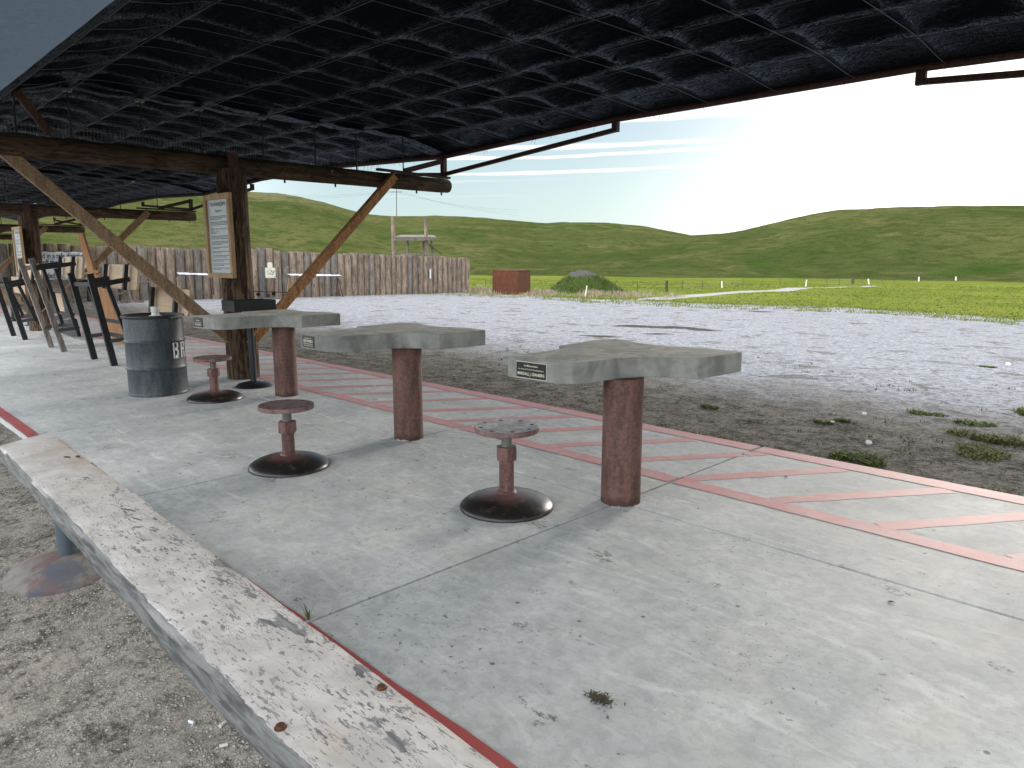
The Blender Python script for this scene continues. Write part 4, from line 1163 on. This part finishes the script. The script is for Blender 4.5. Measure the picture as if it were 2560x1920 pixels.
# banner with safety rules
bt = [on_pal(x, y, .24) for x, y in ((40, 700), (217, 698), (217, 629), (40, 629))]
t = thing('safety_banner', 'white banner with black safety lettering tied to the left part of the palisade', 'banner', bt[1])
nx = 40; vs = []
for j in range(9):
    for i in range(nx+1):
        a = bt[0].lerp(bt[1], i/nx); b = bt[3].lerp(bt[2], i/nx); q = a.lerp(b, j/8)
        vs.append(q + PN*(.03*math.sin(i*.5+j*.35)*math.sin(j/8*math.pi)) - Vector((0, 0, .03*math.sin(i/nx*math.pi*5)**2*(j/8))))
MB().add(vs, [(j*(nx+1)+i, j*(nx+1)+i+1, (j+1)*(nx+1)+i+1, (j+1)*(nx+1)+i) for j in range(8) for i in range(nx)]).build('sheet', MAT['banner'], t, smooth=True)
for body, xr, yb in (('pointed in a safe direction', 216, 646), ('off the trigger until', 213, 662), ('unloaded until ready to', 217, 694)):
    q = on_pal(xr, yb, .285)
    text_mb(body, .28, lambda a, b, c: q - PDIR*(a*.62) + Vector((0, 0, b)), align='RIGHT', bold=True).build('lettering', MAT['letters'], t)

# ---------------------------------------------------------------- targets and racks on the gravel before the palisade
offp = .95
def onp(px, off):
    q = on_pal(px, 742, off); q.z = flat_z(q.x, q.y); return q
base = onp(zD(440, 0)[0], offp)
def dn(x, y, o=0): return on_pal(*zD(x, y), offp+o)
t = thing('target_cart', 'wheeled steel cart carrying a pale silhouette target, right of the big log post', 'target cart', base)
def sil(cx):
    w_ = dn(347, 650); e_ = dn(545, 650); u_ = e_-w_; U = u_.length; u_.normalize()
    up = Vector((0, 0, 1)); o_ = dn(446, 748)
    sh = dn(446, 548).z-o_.z; hd = dn(446, 441).z-o_.z; hw = U*.24
    pts = [(-U/2, 0), (U/2, 0), (U/2, sh), (hw, sh), (hw, hd-.06), (hw*.7, hd), (-hw*.7, hd), (-hw, hd-.06), (-hw, sh), (-U/2, sh)]
    return [o_+u_*a+up*b for a, b in pts], u_, o_, U, sh
pts, u_, o_, U, sh = sil(0)
tg = MB().slab3(pts, PN*.012).build('silhouette', MAT['target_paper'], t)
mb = MB(); rnd = random.Random(3)
for i in range(60):
    a, b = rnd.gauss(0, .22)*U, sh*.52+rnd.gauss(0, .2)*sh
    if abs(a) < U*.46 and .03 < b < sh*.95:
        q = o_+u_*a+Vector((0, 0, b))+PN*.014; r_ = rnd.uniform(.008, .02)
        mb.add([q+u_*r_*math.cos(k)+Vector((0, 0, r_*math.sin(k))) for k in (0, 1.05, 2.1, 3.14, 4.2, 5.24)], [(0, 1, 2, 3, 4, 5)])
o = mb.build('bullet_holes', MAT['rubber'], tg); o['kind'] = 'stuff'
MB().tube(dn(160, 545, -.03), dn(725, 556, -.03), .012, n=6).build('cross_bar', MAT['tpost'], t)
for x in (280, 596): MB().tube(dn(x, 530, -.05), dn(x+12, 1020, -.05), .028, n=8).build('upright', MAT['pole_blue'], t)
MB().bar(dn(160, 1015), dn(800, 1035), .5, .04).build('deck', MAT['black_steel'], t)
for x, y, o_f in ((200, 1075, -.2), (405, 1098, .22), (505, 1060, -.2), (722, 1100, .22)):
    q = dn(x, y, o_f); MB().tube(q-PDIR*.0+PN*.025, q-PN*.025, .075, n=14).build('caster', MAT['rubber'], t)

def plate_rack(px0, px1, py, conv, legs, label):
    a = on_pal(*conv(px0, py), offp-.1); b = on_pal(*conv(px1, py+14), offp-.1)
    t = thing('plate_rack', label, 'target rack', (a.x, a.y, flat_z(a.x, a.y)), 'steel plate racks')
    MB().bar(a, b, .05, .035).build('rail', MAT['rust_dark'], t)
    L = (b-a).length; u = (b-a).normalized()
    n_ = 6
    for i in range(n_):
        c = a+u*(L*(i+.5)/n_)+Vector((0, 0, .035))+PN*.02
        MB().box(c, (L/n_*.95, .22, .012), Matrix.Rotation(math.atan2(u.y, u.x), 3, 'Z') @ Matrix.Rotation(.28+.07*math.sin(i*2.3), 3, 'X')).build('plate', MAT['plate_white'], t)
    for (x0, y0, x1, y1) in legs:
        MB().bar(on_pal(*conv(x0, y0), offp-.1), on_pal(*conv(x1, y1), offp), .045, .045).build('leg', MAT['rust_dark'] if x0 > px0+200 else MAT['rust_flat'], t)
    return t
plate_rack(800, 1820, 700, zD, [(800, 740, 850, 1090), (870, 740, 895, 1080), (815, 745, 770, 1085), (1790, 760, 1872, 1120), (1765, 760, 1745, 1110)], 'rack of white steel plates on rusty legs, crossed by the rusty brace')
def zE(x, y): return (440+x/5.027, 660+y/5.027)
plate_rack(20, 470, 130, zE, [(5, 165, 75, 375), (20, 165, 28, 380), (455, 170, 470, 385)], 'rack of white steel plates on rusty legs, left of the white rules board')

# scrap timber by the palisade
def pallet(px, py, wd, ht, lean, label, off=.5):
    c = onp(px, off); t = thing('wooden_pallet', label, 'pallet', c, 'pallets by the palisade')
    R_ = Matrix((( -PDIR.x, PN.x, 0), (-PDIR.y, PN.y, 0), (0, 0, 1))) @ Matrix.Rotation(lean, 3, 'X')
    for k in range(5): MB().box(c+R_ @ Vector((0, .05, ht*(k+.5)/5)), (wd, .02, ht*.13), R_).build('slat', MAT['grey_wood'], t)
    for k in (-1, 0, 1): MB().box(c+R_ @ Vector((k*wd*.46, .0, ht/2)), (.05, .078, ht), R_).build('stringer', MAT['grey_wood'], t)
    return t
pallet(175, 741, 1.0, .85, -.25, 'grey pallet leaning below the banner, behind the framed board')
pallet(300, 744, 1.0, .8, -1.5, 'grey pallet lying flat by the palisade, below the saw horse', 1.1) # flat by the palisade, left of the barrel fitting')
t = thing('saw_horse', 'pale wooden saw horse by the palisade, under the plywood board', 'saw horse', onp(290, .8))
c = onp(290, .8); u = -PDIR
for a in (-.42, .42):
    for b in (-.2, .2): MB().bar(c+u*a+PN*b, c+u*a*.85+PN*b*.3+Vector((0, 0, .8)), .07, .07).build('leg', MAT['grey_wood'], t)
    MB().bar(c+u*a-PN*.17+Vector((0, 0, .25)), c+u*a+PN*.17+Vector((0, 0, .25)), .05, .05).build('stretcher', MAT['grey_wood'], t)
MB().bar(c-u*.5+Vector((0, 0, .82)), c+u*.5+Vector((0, 0, .82)), .10, .09).build('top_rail', MAT['grey_wood'], t)
MB().bar(c-u*.42+Vector((0, 0, .30)), c+u*.42+Vector((0, 0, .30)), .05, .06).build('low_rail', MAT['grey_wood'], t)
c = onp(355, .7)
t = thing('target_stand', 'thin pale wooden stand with two cross bars, right of the saw horse', 'target stand', c)
MB().bar(c, c+Vector((0, 0, .95)), .06, .06, up=(0, 1, 0)).build('upright', MAT['grey_wood'], t)
for z_ in (.72, .93): MB().bar(c-u*.45+Vector((0, 0, z_))+PN*.05, c+u*.45+Vector((0, 0, z_))+PN*.05, .03, .05).build('cross_bar', MAT['grey_wood'], t)
MB().bar(c-PN*.3, c+PN*.3, .06, .05).build('foot', MAT['grey_wood'], t)

# ---------------------------------------------------------------- rust brown steel box
C = ong(*K(1119, 636.5)); v = Vector((C.x, C.y, 0)); D = v.length; F_ = v.normalized(); Rr = Vector((F_.y, -F_.x, 0))
ppm = FPX/D*1.02
a_ = 57*2560/2212/ppm/math.cos(.5); b_ = 28*2560/2212/ppm/math.sin(.5); hz_ = 52.5*2560/2212/ppm
ul = (-Rr*math.cos(.5)+F_*math.sin(.5)); ur = (Rr*math.sin(.5)+F_*math.cos(.5))
t = thing('steel_box', 'rust brown steel box standing at the far edge of the gravel, right of the palisade', 'steel box', C)
c4 = [C, C+ur*b_, C+ur*b_+ul*a_, C+ul*a_]
MB().slab3([p-Vector((0, 0, .15)) for p in c4], (0, 0, hz_+.15)).build('shell', MAT['corten'], t, bevel=.012)
cc = (c4[0]+c4[2])/2
MB().slab3([cc+(p-cc)*1.012+Vector((0, 0, hz_-.05)) for p in c4], (0, 0, .06)).build('lid', MAT['corten'], t, bevel=.006)
MB().bar(C+ul*.05-ur*.004+Vector((0, 0, hz_*.42)), C+ul*(a_-.05)-ur*.004+Vector((0, 0, hz_*.42)), .012, .02).build('weld_seam', MAT['rust_dark'], t)

# ---------------------------------------------------------------- earth mound with grass
mc = ong(*K(1268, 634)); mc = mc + Vector((mc.x, mc.y, 0)).normalized()*3.0
mm, tm = new_mat('mound_earth')
n1 = tm.noise(tm.pos, 1.6, 6, .72); n2 = tm.noise(tm.pos, 9, 5, .7)
zz = tm.sep(tm.pos)[2]
k_ = tm.ramp(tm.math('ADD', zz, tm.math('MULTIPLY', tm.math('SUBTRACT', n1, .5), .9)), (flat_z(mc.x, mc.y)+.92, 0), (flat_z(mc.x, mc.y)+1.06, 1))
cg = tm.mix(n2, (.02, .045, .010), (.075, .115, .028)); cd = tm.mix(n2, (.06, .055, .052), (.14, .13, .125))
fin(tm, tm.mix(k_, cg, cd), .95, tm.bump(n2, 1.0, .08), .1)
vs = []; na, nr = 72, 26
f_ = Vector((mc.x, mc.y, 0)).normalized(); r_ = Vector((f_.y, -f_.x, 0))
for j in range(nr+1):
    q = j/nr
    for i in range(na):
        th = 2*math.pi*i/na
        x = math.cos(th)*q*2.55; y = math.sin(th)*q*1.7
        h_ = 1.32*max(0, math.cos(min(1, q)*math.pi/2))**1.25
        h_ *= 1+.16*fbm(x*1.1+3, y*1.1, 4)
        h_ += .05*fbm(x*4, y*4, 3)*(1-q)
        p = mc + r_*(x-.18*h_) + f_*y
        vs.append((p.x, p.y, flat_z(p.x, p.y)+h_-.06*q))
mb = MB().add(vs, [(j*na+i, j*na+(i+1) % na, (j+1)*na+(i+1) % na, (j+1)*na+i) for j in range(nr) for i in range(na)])
struct(mb.build('earth_mound', mm, smooth=True, ang=180), 'grassy earth mound with bare grey top beyond the gravel')

# ---------------------------------------------------------------- white stakes, wire fence, gate posts
def z2(x, y): return (1760+x/2.44, 560+y/2.44)
SP = [(K(1263, 642), K(1268, 617), 'leaning white stake in front of the grassy mound'),
      (z2(110, 396), z2(109, 349), 'white stake beside the gravel track, nearest of the row'),
      (z2(620, 381), z2(626, 340), 'leaning white stake along the wire fence, second of the row'),
      (z2(1007, 368), z2(1002, 335), 'white stake along the wire fence, third of the row'),
      (z2(1310, 350), z2(1311, 322), 'white stake along the wire fence, fourth of the row'),
      (z2(1536, 346), z2(1537, 321), 'white stake beside the dark gate posts, fifth of the row'),
      (z2(1712, 310), z2(1713, 283), 'white stake on the rise above the far track, rightmost')]
def raise_to(b, top):
    v = ray(*top); d_ = math.hypot(b.x, b.y); tt = d_/math.hypot(v.x, v.y); return EYE+v*tt
for b, tp, lab in SP:
    B = ong(*b); T = raise_to(B, tp); w_ = max(.05, .0014*B.length)
    MB_ = MB().bar(B-Vector((0, 0, .1)), T, w_, w_*.5, up=(B.x, B.y, 0))
    tag(MB_.build('white_stake', MAT['stake'], bevel=.004), lab, 'stake', 'white stakes along the track')
def z1b(x, y): return (1160+x/3.456, 600+y/3.456)
posts = [(z1b(185, 400), z1b(186, 345)), (z1b(830, 420), z1b(830, 350)), (z1b(1498, 445), z1b(1499, 358)), (z1b(1890, 440), z1b(1891, 350)), (z1b(2060, 430), z1b(2062, 352)), (z2(237, 385), z2(238, 334)), (z2(360, 384), z2(360, 333)), (z2(465, 380), z2(465, 332)), (z2(568, 377), z2(568, 336)),
         (z2(750, 371), z2(750, 333)), (z2(825, 368), z2(825, 330)), (z2(965, 362), z2(965, 326)), (z2(1090, 357), z2(1090, 320)), (z2(1160, 355), z2(1160, 322)), (z2(1275, 350), z2(1275, 316)), (z2(1375, 347), z2(1375, 320)), (z2(1450, 345), z2(1450, 318))]
t = thing('wire_fence', 'thin wire fence on steel posts crossing the grass below the hills', 'fence', ong(*posts[4][0]))
tops = []
for b, tp in posts:
    B = ong(*b); T = raise_to(B, tp); tops.append((B, T))
    MB().tube(B-Vector((0, 0, .1)), T, .028, n=6).build('post', MAT['tpost'], t)
    
for f_w in (.35, .65, .93):
    MB().path([B.lerp(T, f_w) for B, T in tops], .008, 4).build('wire', MAT['tpost'], t)
for b, tp, lab in ((z1b(1750, 446), z1b(1751, 350), 'thick dark wooden fence post in the grass, right of the mound'), (z2(1499, 340), z2(1499, 307), 'dark gate post by the far track, left of the pair'), (z2(1522, 340), z2(1522, 311), 'dark gate post by the far track, right of the pair'), (z2(907, 366), z2(907, 331), 'dark wooden fence post among the white stakes')):
    B = ong(*b); T = raise_to(B, tp)
    tag(MB().log(B-Vector((0, 0, .1)), T, .0022*B.length*.9, .0020*B.length*.9, n=10, seg=4).build('wooden_post', MAT['timber_x'], smooth=True, ang=50), lab, 'post')

# ---------------------------------------------------------------- lookout frame behind the palisade, power line on the hill
XT = pa.x-3.0
def zT(x, y): return (940+x/4.145, 380+y/4.145)
def tw(x, y, dx_=0.0): return onX(*zT(x, y), XT+dx_)
g0 = flat_z(XT, 22)
t = thing('lookout_frame', 'weathered timber platform between two tall posts behind the palisade', 'platform', (XT, tw(172, 1000).y, g0))
for (x0, y0, x1, y1) in ((173, 668, 186, 1060), (516, 682, 524, 1060)):
    a, b = tw(x0, y0), tw(x1, y1); b2 = b+(b-a)*.9
    MB().log(b2, a, .115, .105, n=12, seg=6, seed=x0).build('post', MAT['log_wood'], t, smooth=True, ang=60)
MB().slab3([tw(185, 878, .3), tw(630, 882, .3), tw(600, 862, -1.6), tw(260, 858, -1.6)], (0, 0, -.06)).build('deck', MAT['grey_wood'], t)
MB().bar(tw(190, 905, .28), tw(590, 905, .28), .06, .14).build('beam', MAT['grey_wood'], t)
for (x0, y0, x1, y1) in ((325, 878, 330, 1060), (568, 885, 585, 1062), (490, 928, 495, 1060)):
    MB().bar(tw(x0, y0, -.5), tw(x1, y1, -.5)+(tw(x1, y1, -.5)-tw(x0, y0, -.5))*.7, .09, .09, up=(0, 1, 0)).build('leg', MAT['grey_wood'], t)
MB().bar(tw(500, 930, -.4), tw(685, 1062, -.4), .05, .05).build('brace', MAT['tpost'], t)
MB().bar(tw(185, 1056, .1), tw(620, 1056, .1), .06, .09).build('beam', MAT['grey_wood'], t)
v = ray(991.6, 545); D_ = RL+2
PB = EYE+v*(D_/math.hypot(v.x, v.y)); PT = raise_to(PB, (990.8, 462))
t = thing('utility_pole', 'wooden utility pole with one cross arm standing on the hill crest', 'utility pole', PB)
MB().tube(PB-Vector((0, 0, 4)), PT, .20, .15, n=10).build('pole', MAT['tpost'], t)
ca = raise_to(PB, (991, 480)); MB().bar(ca-_r*2.6, ca+_r*2.6, .16, .2).build('cross_arm', MAT['tpost'], t)
for a in (-2.3, 0, 2.3):
    q0 = ca+_r*a+Vector((0, 0, .3))
    for (px, py, dd) in ((1300, 533+a*3, 300), (640, 487+a*3, 360)):
        v = ray(px, py); q1 = EYE+v*(dd/math.hypot(v.x, v.y))
        MB().path([q0.lerp(q1, k/10)-Vector((0, 0, 1.5*math.sin(k/10*math.pi))) for k in range(11)], .022, 4).build('wire', MAT['tpost'], t)

# ---------------------------------------------------------------- grass, weeds, stones, litter
gm_, tg_ = new_mat('grass_blade')
nn = tg_.noise(tg_.pos, 1.3, 4, .6)
cb = tg_.mix(nn, tg_.mix(tg_.rnd, (.05, .08, .016), (.085, .095, .025)), tg_.mix(tg_.rnd, (.13, .165, .036), (.20, .19, .065)))
fin(tg_, cb, .7, None, .2)
dm_, td_ = new_mat('dry_grass')
fin(td_, td_.mix(td_.noise(td_.pos, 3, 3), (.22, .18, .11), (.42, .36, .25)), .8, None, .15)
def blades(mb, c, n, rad, h, rnd, wd=.006, flat=.6):
    for i in range(n):
        a = rnd.uniform(0, 6.283); r = rad*math.sqrt(rnd.random())
        p = Vector((c.x+r*math.cos(a), c.y+r*math.sin(a), c.z)); 
        hh = h*rnd.uniform(.45, 1.1); ln = rnd.uniform(.2, flat)*hh; b = rnd.uniform(0, 6.283)
        tip = p+Vector((math.cos(b)*ln, math.sin(b)*ln, hh)); s = Vector((math.sin(b), -math.cos(b), 0))*wd*rnd.uniform(.6, 1.3)
        m_ = p.lerp(tip, .55)+Vector((0, 0, hh*.14))
        mb.add([p-s, p+s, m_+s*.8, m_-s*.8, tip], [(0, 1, 2, 3), (3, 2, 4)])
rnd = random.Random(77)
W_ = [((2440, 1130), .17, .075, 900, 'low spreading green weed in the dirt at the right edge, largest one'), ((2140, 1148), .10, .09, 420, 'grass tuft against the red slab edge, largest of the row'),
      ((2055, 1059), .05, .05, 150, 'small green tuft in the dirt beside a white stone, left one'), ((2105, 1055), .04, .06, 120, 'small green tuft in the dirt beside a white stone, right one'),
      ((2490, 1105), .13, .10, 420, 'ragged grass clump just behind the largest weed'), ((2315, 1035), .10, .05, 260, 'thin green clump in the dirt, left of the straw stalks'),
      ((2540, 1030), .14, .07, 400, 'green clump beside a pale stick at the right edge'), ((1770, 1020), .06, .06, 160, 'small green tuft in the dirt right of the nearest table'),
      ((2440, 1060), .10, .06, 260, 'green clump in the dirt between the two largest weeds'), ((2475, 920), .05, .06, 120, 'lone small tuft at the edge of the pale gravel')]
for (px, py), rad, h, n, lab in W_:
    c = ong(px, py); mb = MB(); c.z = ground_z(c.x, c.y)-.005
    for k in range(6):
        cc = c+Vector((rnd.gauss(0, rad*.9), rnd.gauss(0, rad*.45), 0)); blades(mb, cc, n//4, rad*.8, h*.55, rnd, .0065, 2.6)
    tag(mb.build('weed_clump', gm_), lab, 'weed', 'weeds on the dirt in front of the slab')
mb = MB()                                                     # fringe along the slab's front edge and sparse sprouts
for i in range(420):
    x = rnd.uniform(-3.2, .6); 
    if fbm(x*1.7, 3.3, 3) < -.12: continue
    y = 5.06+abs(rnd.gauss(0, .05)); blades(mb, Vector((x, y, ground_z(x, y)-.01)), 7, .03, .055, rnd, .004, 1.2)
for i in range(700):
    x = rnd.uniform(-9, 4); y = rnd.uniform(5.3, 11)
    if fbm(x*.55+2, y*.55, 3) < .12 - .05*x*(x > 0): continue
    blades(mb, Vector((x, y, ground_z(x, y)-.01)), 6, .05, .04, rnd, .005, 1.4)
tag(mb.build('sparse_weeds', gm_), 'sparse short green weeds scattered over the dirt before the slab', 'weeds', None, 'stuff')
mb = MB()
for i in range(1500):
    px = rnd.uniform(1350, 2560) if rnd.random() < .75 else rnd.uniform(1050, 1500); u_ = (px-1280)/1280
    a = EYE+ray(px, 700); ang = math.atan2(a.x, a.y); r = float(np.interp(ang, EA, ER))*rnd.choice((rnd.uniform(.86, 1.0), rnd.uniform(.97, 1.03)))
    x, y = r*math.sin(ang), r*math.cos(ang); blades(mb, Vector((x, y, ground_z(x, y)-.02)), 8, .18, .10, rnd, .012, 1.0)
for i in range(9000):
    ang = rnd.uniform(EA[1], EA[-1]+.1); rl = float(np.interp(ang, EA, ER)); r = rl*1.0+(85-rl)*rnd.random()**1.7
    x, y = r*math.sin(ang), r*math.cos(ang)
    if min(seg_d(np.array([x]), np.array([y]), ROADS[0])[0], seg_d(np.array([x]), np.array([y]), ROADS[1])[0]) < 1.2: continue
    blades(mb, Vector((x, y, ground_z(x, y)-.02)), 7, .3, .035+.0007*r, rnd, .008+.0004*r, 1.6)
fg_, tf_ = new_mat('field_blade'); fin(tf_, tf_.mix(tf_.noise(tf_.pos, .5, 4, .6), (.115, .148, .024), (.20, .22, .04)), .7, None, .2)
tag(mb.build('field_grass', fg_), 'short green grass tufts over the flat field beyond the gravel', 'grass', None, 'stuff')
mb = MB()
for i in range(1500):
    px = rnd.choice((rnd.gauss(1350, 32), rnd.gauss(1525, 45), rnd.gauss(1210, 22), rnd.uniform(1180, 1720))); py = 735+(px-1330)*.028+rnd.gauss(0, 3.2)
    c = ong(px, py); c.z = ground_z(c.x, c.y)
    dn_ = .55+1.1*fbm(c.x*.9, c.y*.9, 3)
    if rnd.random() > dn_: continue
    blades(mb, c, 6, .22, .30*max(.3, dn_), rnd, .009, 1.1)
tag(mb.build('dry_grass', dm_), 'dry straw coloured grass fringing the mound and the steel box', 'grass', None, 'stuff')
mb = MB(); mdir = mc
for i in range(900):
    a = rnd.uniform(0, 6.283); q = math.sqrt(rnd.random()); x = math.cos(a)*q*2.4; y = math.sin(a)*q*1.6
    if q < .42: continue
    h_ = 1.32*max(0, math.cos(min(1, q)*math.pi/2))**1.25
    p = mc+r_*(x-.18*h_)+Vector((mc.x, mc.y, 0)).normalized()*y; p.z = flat_z(p.x, p.y)+h_*.97-.06
    blades(mb, p, 7, .16, .2, rnd, .014, .9)
tag(mb.build('mound_grass', gm_), 'dark green grass growing on the sides of the mound', 'grass', None, 'stuff')

# loose gravel: small angular stones close to the camera and on the dirt in front
sm_, ts_ = new_mat('loose_stone')
fin(ts_, ts_.mix(ts_.noise(ts_.pos, 23, 2, .8), (.10, .095, .085), (.50, .48, .44)), .85, None, .3)
def stones(n, xr, yr, smin, smax, seed, dens):
    rd = random.Random(seed); mb = MB()
    for i in range(n):
        x, y = rd.uniform(*xr), rd.uniform(*yr)
        if dens(x, y) < rd.random(): continue
        s = smin*(smax/smin)**(rd.random()**2.2); z = ground_z(x, y)
        q = [Vector((rd.uniform(-1, 1), rd.uniform(-1, 1), rd.uniform(-.5, .6)))*s for _ in range(2)]
        vs = [Vector((x, y, z))+Vector((sx*s*rd.uniform(.5, 1), sy*s*rd.uniform(.5, 1), sz*s*rd.uniform(.3, .7)+s*.25)) for sx, sy, sz in ((1, 0, 0), (0, 1, 0), (-1, 0, 0), (0, -1, 0), (0, 0, 1), (0, 0, -1))]
        mb.add(vs, [(0, 1, 4), (1, 2, 4), (2, 3, 4), (3, 0, 4), (1, 0, 5), (2, 1, 5), (3, 2, 5), (0, 3, 5)])
    return mb
mb = stones(34000, (-6.5, -.6), (.15, 1.16), .0025, .008, 5, lambda x, y: sstep(-.35, .25, fbm(x*1.6, y*1.6, 3))*(1 if x > -4 else .5))
tag(mb.build('loose_gravel', sm_), 'pale loose gravel chips on the dirt under the bench', 'gravel', None, 'stuff')
mb = stones(15000, (-8, 4), (5.08, 10.5), .004, .014, 6, lambda x, y: (.8 if y < 8 else .4)*sstep(-.3, .2, fbm(x*.9, y*.9, 3)))
tag(mb.build('loose_stones', sm_), 'small loose stones on the dirt before the slab', 'gravel', None, 'stuff')
for (px, py), s, lab in (((2171, 1110), .034, 'white stone in the dirt, largest one near the slab'), ((2160, 1038), .03, 'pair like white stone beside a small tuft'), ((2080, 1059), .026, 'white stone between two small green tufts'), ((2520, 912), .05, 'white stone on pale gravel at the right edge'), ((1515, 990), .022, 'small white stone in the dirt behind the nearest table')):
    p = ong(px, py); z = ground_z(p.x, p.y); rd = random.Random(px)
    me = MB(); me.log((p.x-s*.7, p.y, z+s*.35), (p.x+s*.7, p.y+.01, z+s*.4), s*.55, s*.45, n=9, seg=5, rough=.25, seed=px, capbev=.5)
    tag(me.build('white_stone', MAT['white_paint'], smooth=True, ang=30), lab, 'stone', 'white stones on the dirt')
# spent casings and scraps behind the bench
for (px, py), a, lab in (((480, 1815), .3, 'silver casing on the gravel, left of the bench, upright one'), ((560, 1876), 1.2, 'silver casing lying on the gravel nearest the bench'), ((558, 1826), 2.0, 'short pale casing lying between the other two')):
    p = onz(px, py, -.09); p.z = ground_z(p.x, p.y)+.008; d_ = Vector((math.cos(a), math.sin(a), 0))*.012
    tag(MB().tube(p-d_, p+d_, .0055, n=12).build('spent_casing', MAT['casing'], smooth=True), lab, 'casing', 'spent casings')
lm = simple('leaf_brown', (.09, .05, .03), .8, .4, 30)
def scrap(px, py, s, m, lab, z0=0.003):
    p = onz(px, py, z0); rd = random.Random(int(px)); pts = []
    for k in range(9):
        a = k/9*6.283; r = s*rd.uniform(.55, 1)*(1 if math.cos(a)**2 > .3 else .6); pts.append((p.x+r*math.cos(a+px), p.y+r*math.sin(a+px), p.z+rd.uniform(0, s*.35)))
    pts.append((p.x, p.y, p.z+s*.3))
    tag(MB().add(pts, [(k, (k+1) % 9, 9) for k in range(9)]).build('dry_leaf', m), lab, 'leaf', 'scraps on the slab')
scrap(2228, 1505, .017, lm, 'brown leaf scrap on the slab, by the long joint')
scrap(1965, 1193, .018, lm, 'dark leaf scrap on the hatched strip')
scrap(195, 1142, .02, lm, 'dark leaf scrap on the far end of the bench', .455)
ml = simple('moss', (.08, .07, .045), .95, .6, 60)
p = onz(1500, 1748, 0); mb = MB(); rd = random.Random(9)
for i in range(260):
    q = p+Vector((rd.gauss(-.0, .022), rd.gauss(0, .013), 0)); b = rd.uniform(0, 6.28); q2 = q+Vector((math.cos(b)*.012, math.sin(b)*.012, rd.uniform(.001, .008))); s_ = Vector((-math.sin(b), math.cos(b), 0))*.0018
    mb.add([q-s_, q+s_, q2+s_, q2-s_], [(0, 1, 2, 3)])
tag(mb.build('debris_clump', ml), 'small clump of dry debris on the slab beside the red edge', 'debris')
p = onz(772, 1548, 0); mb = MB(); blades(mb, p, 9, .008, .07, random.Random(2), .0028, .7)
tag(mb.build('grass_sprig', gm_), 'thin grass sprig growing in the joint beside the bench', 'grass sprig')
p0 = ong(2518, 1040); p1 = ong(2535, 1045)
tag(MB().tube(ong(2507, 1037)+Vector((0, 0, .015)), ong(2537, 1046)+Vector((0, 0, .02)), .006, .004, n=6).build('pale_stick', MAT['grey_wood']), 'pale dry stick on the dirt at the right edge', 'stick')
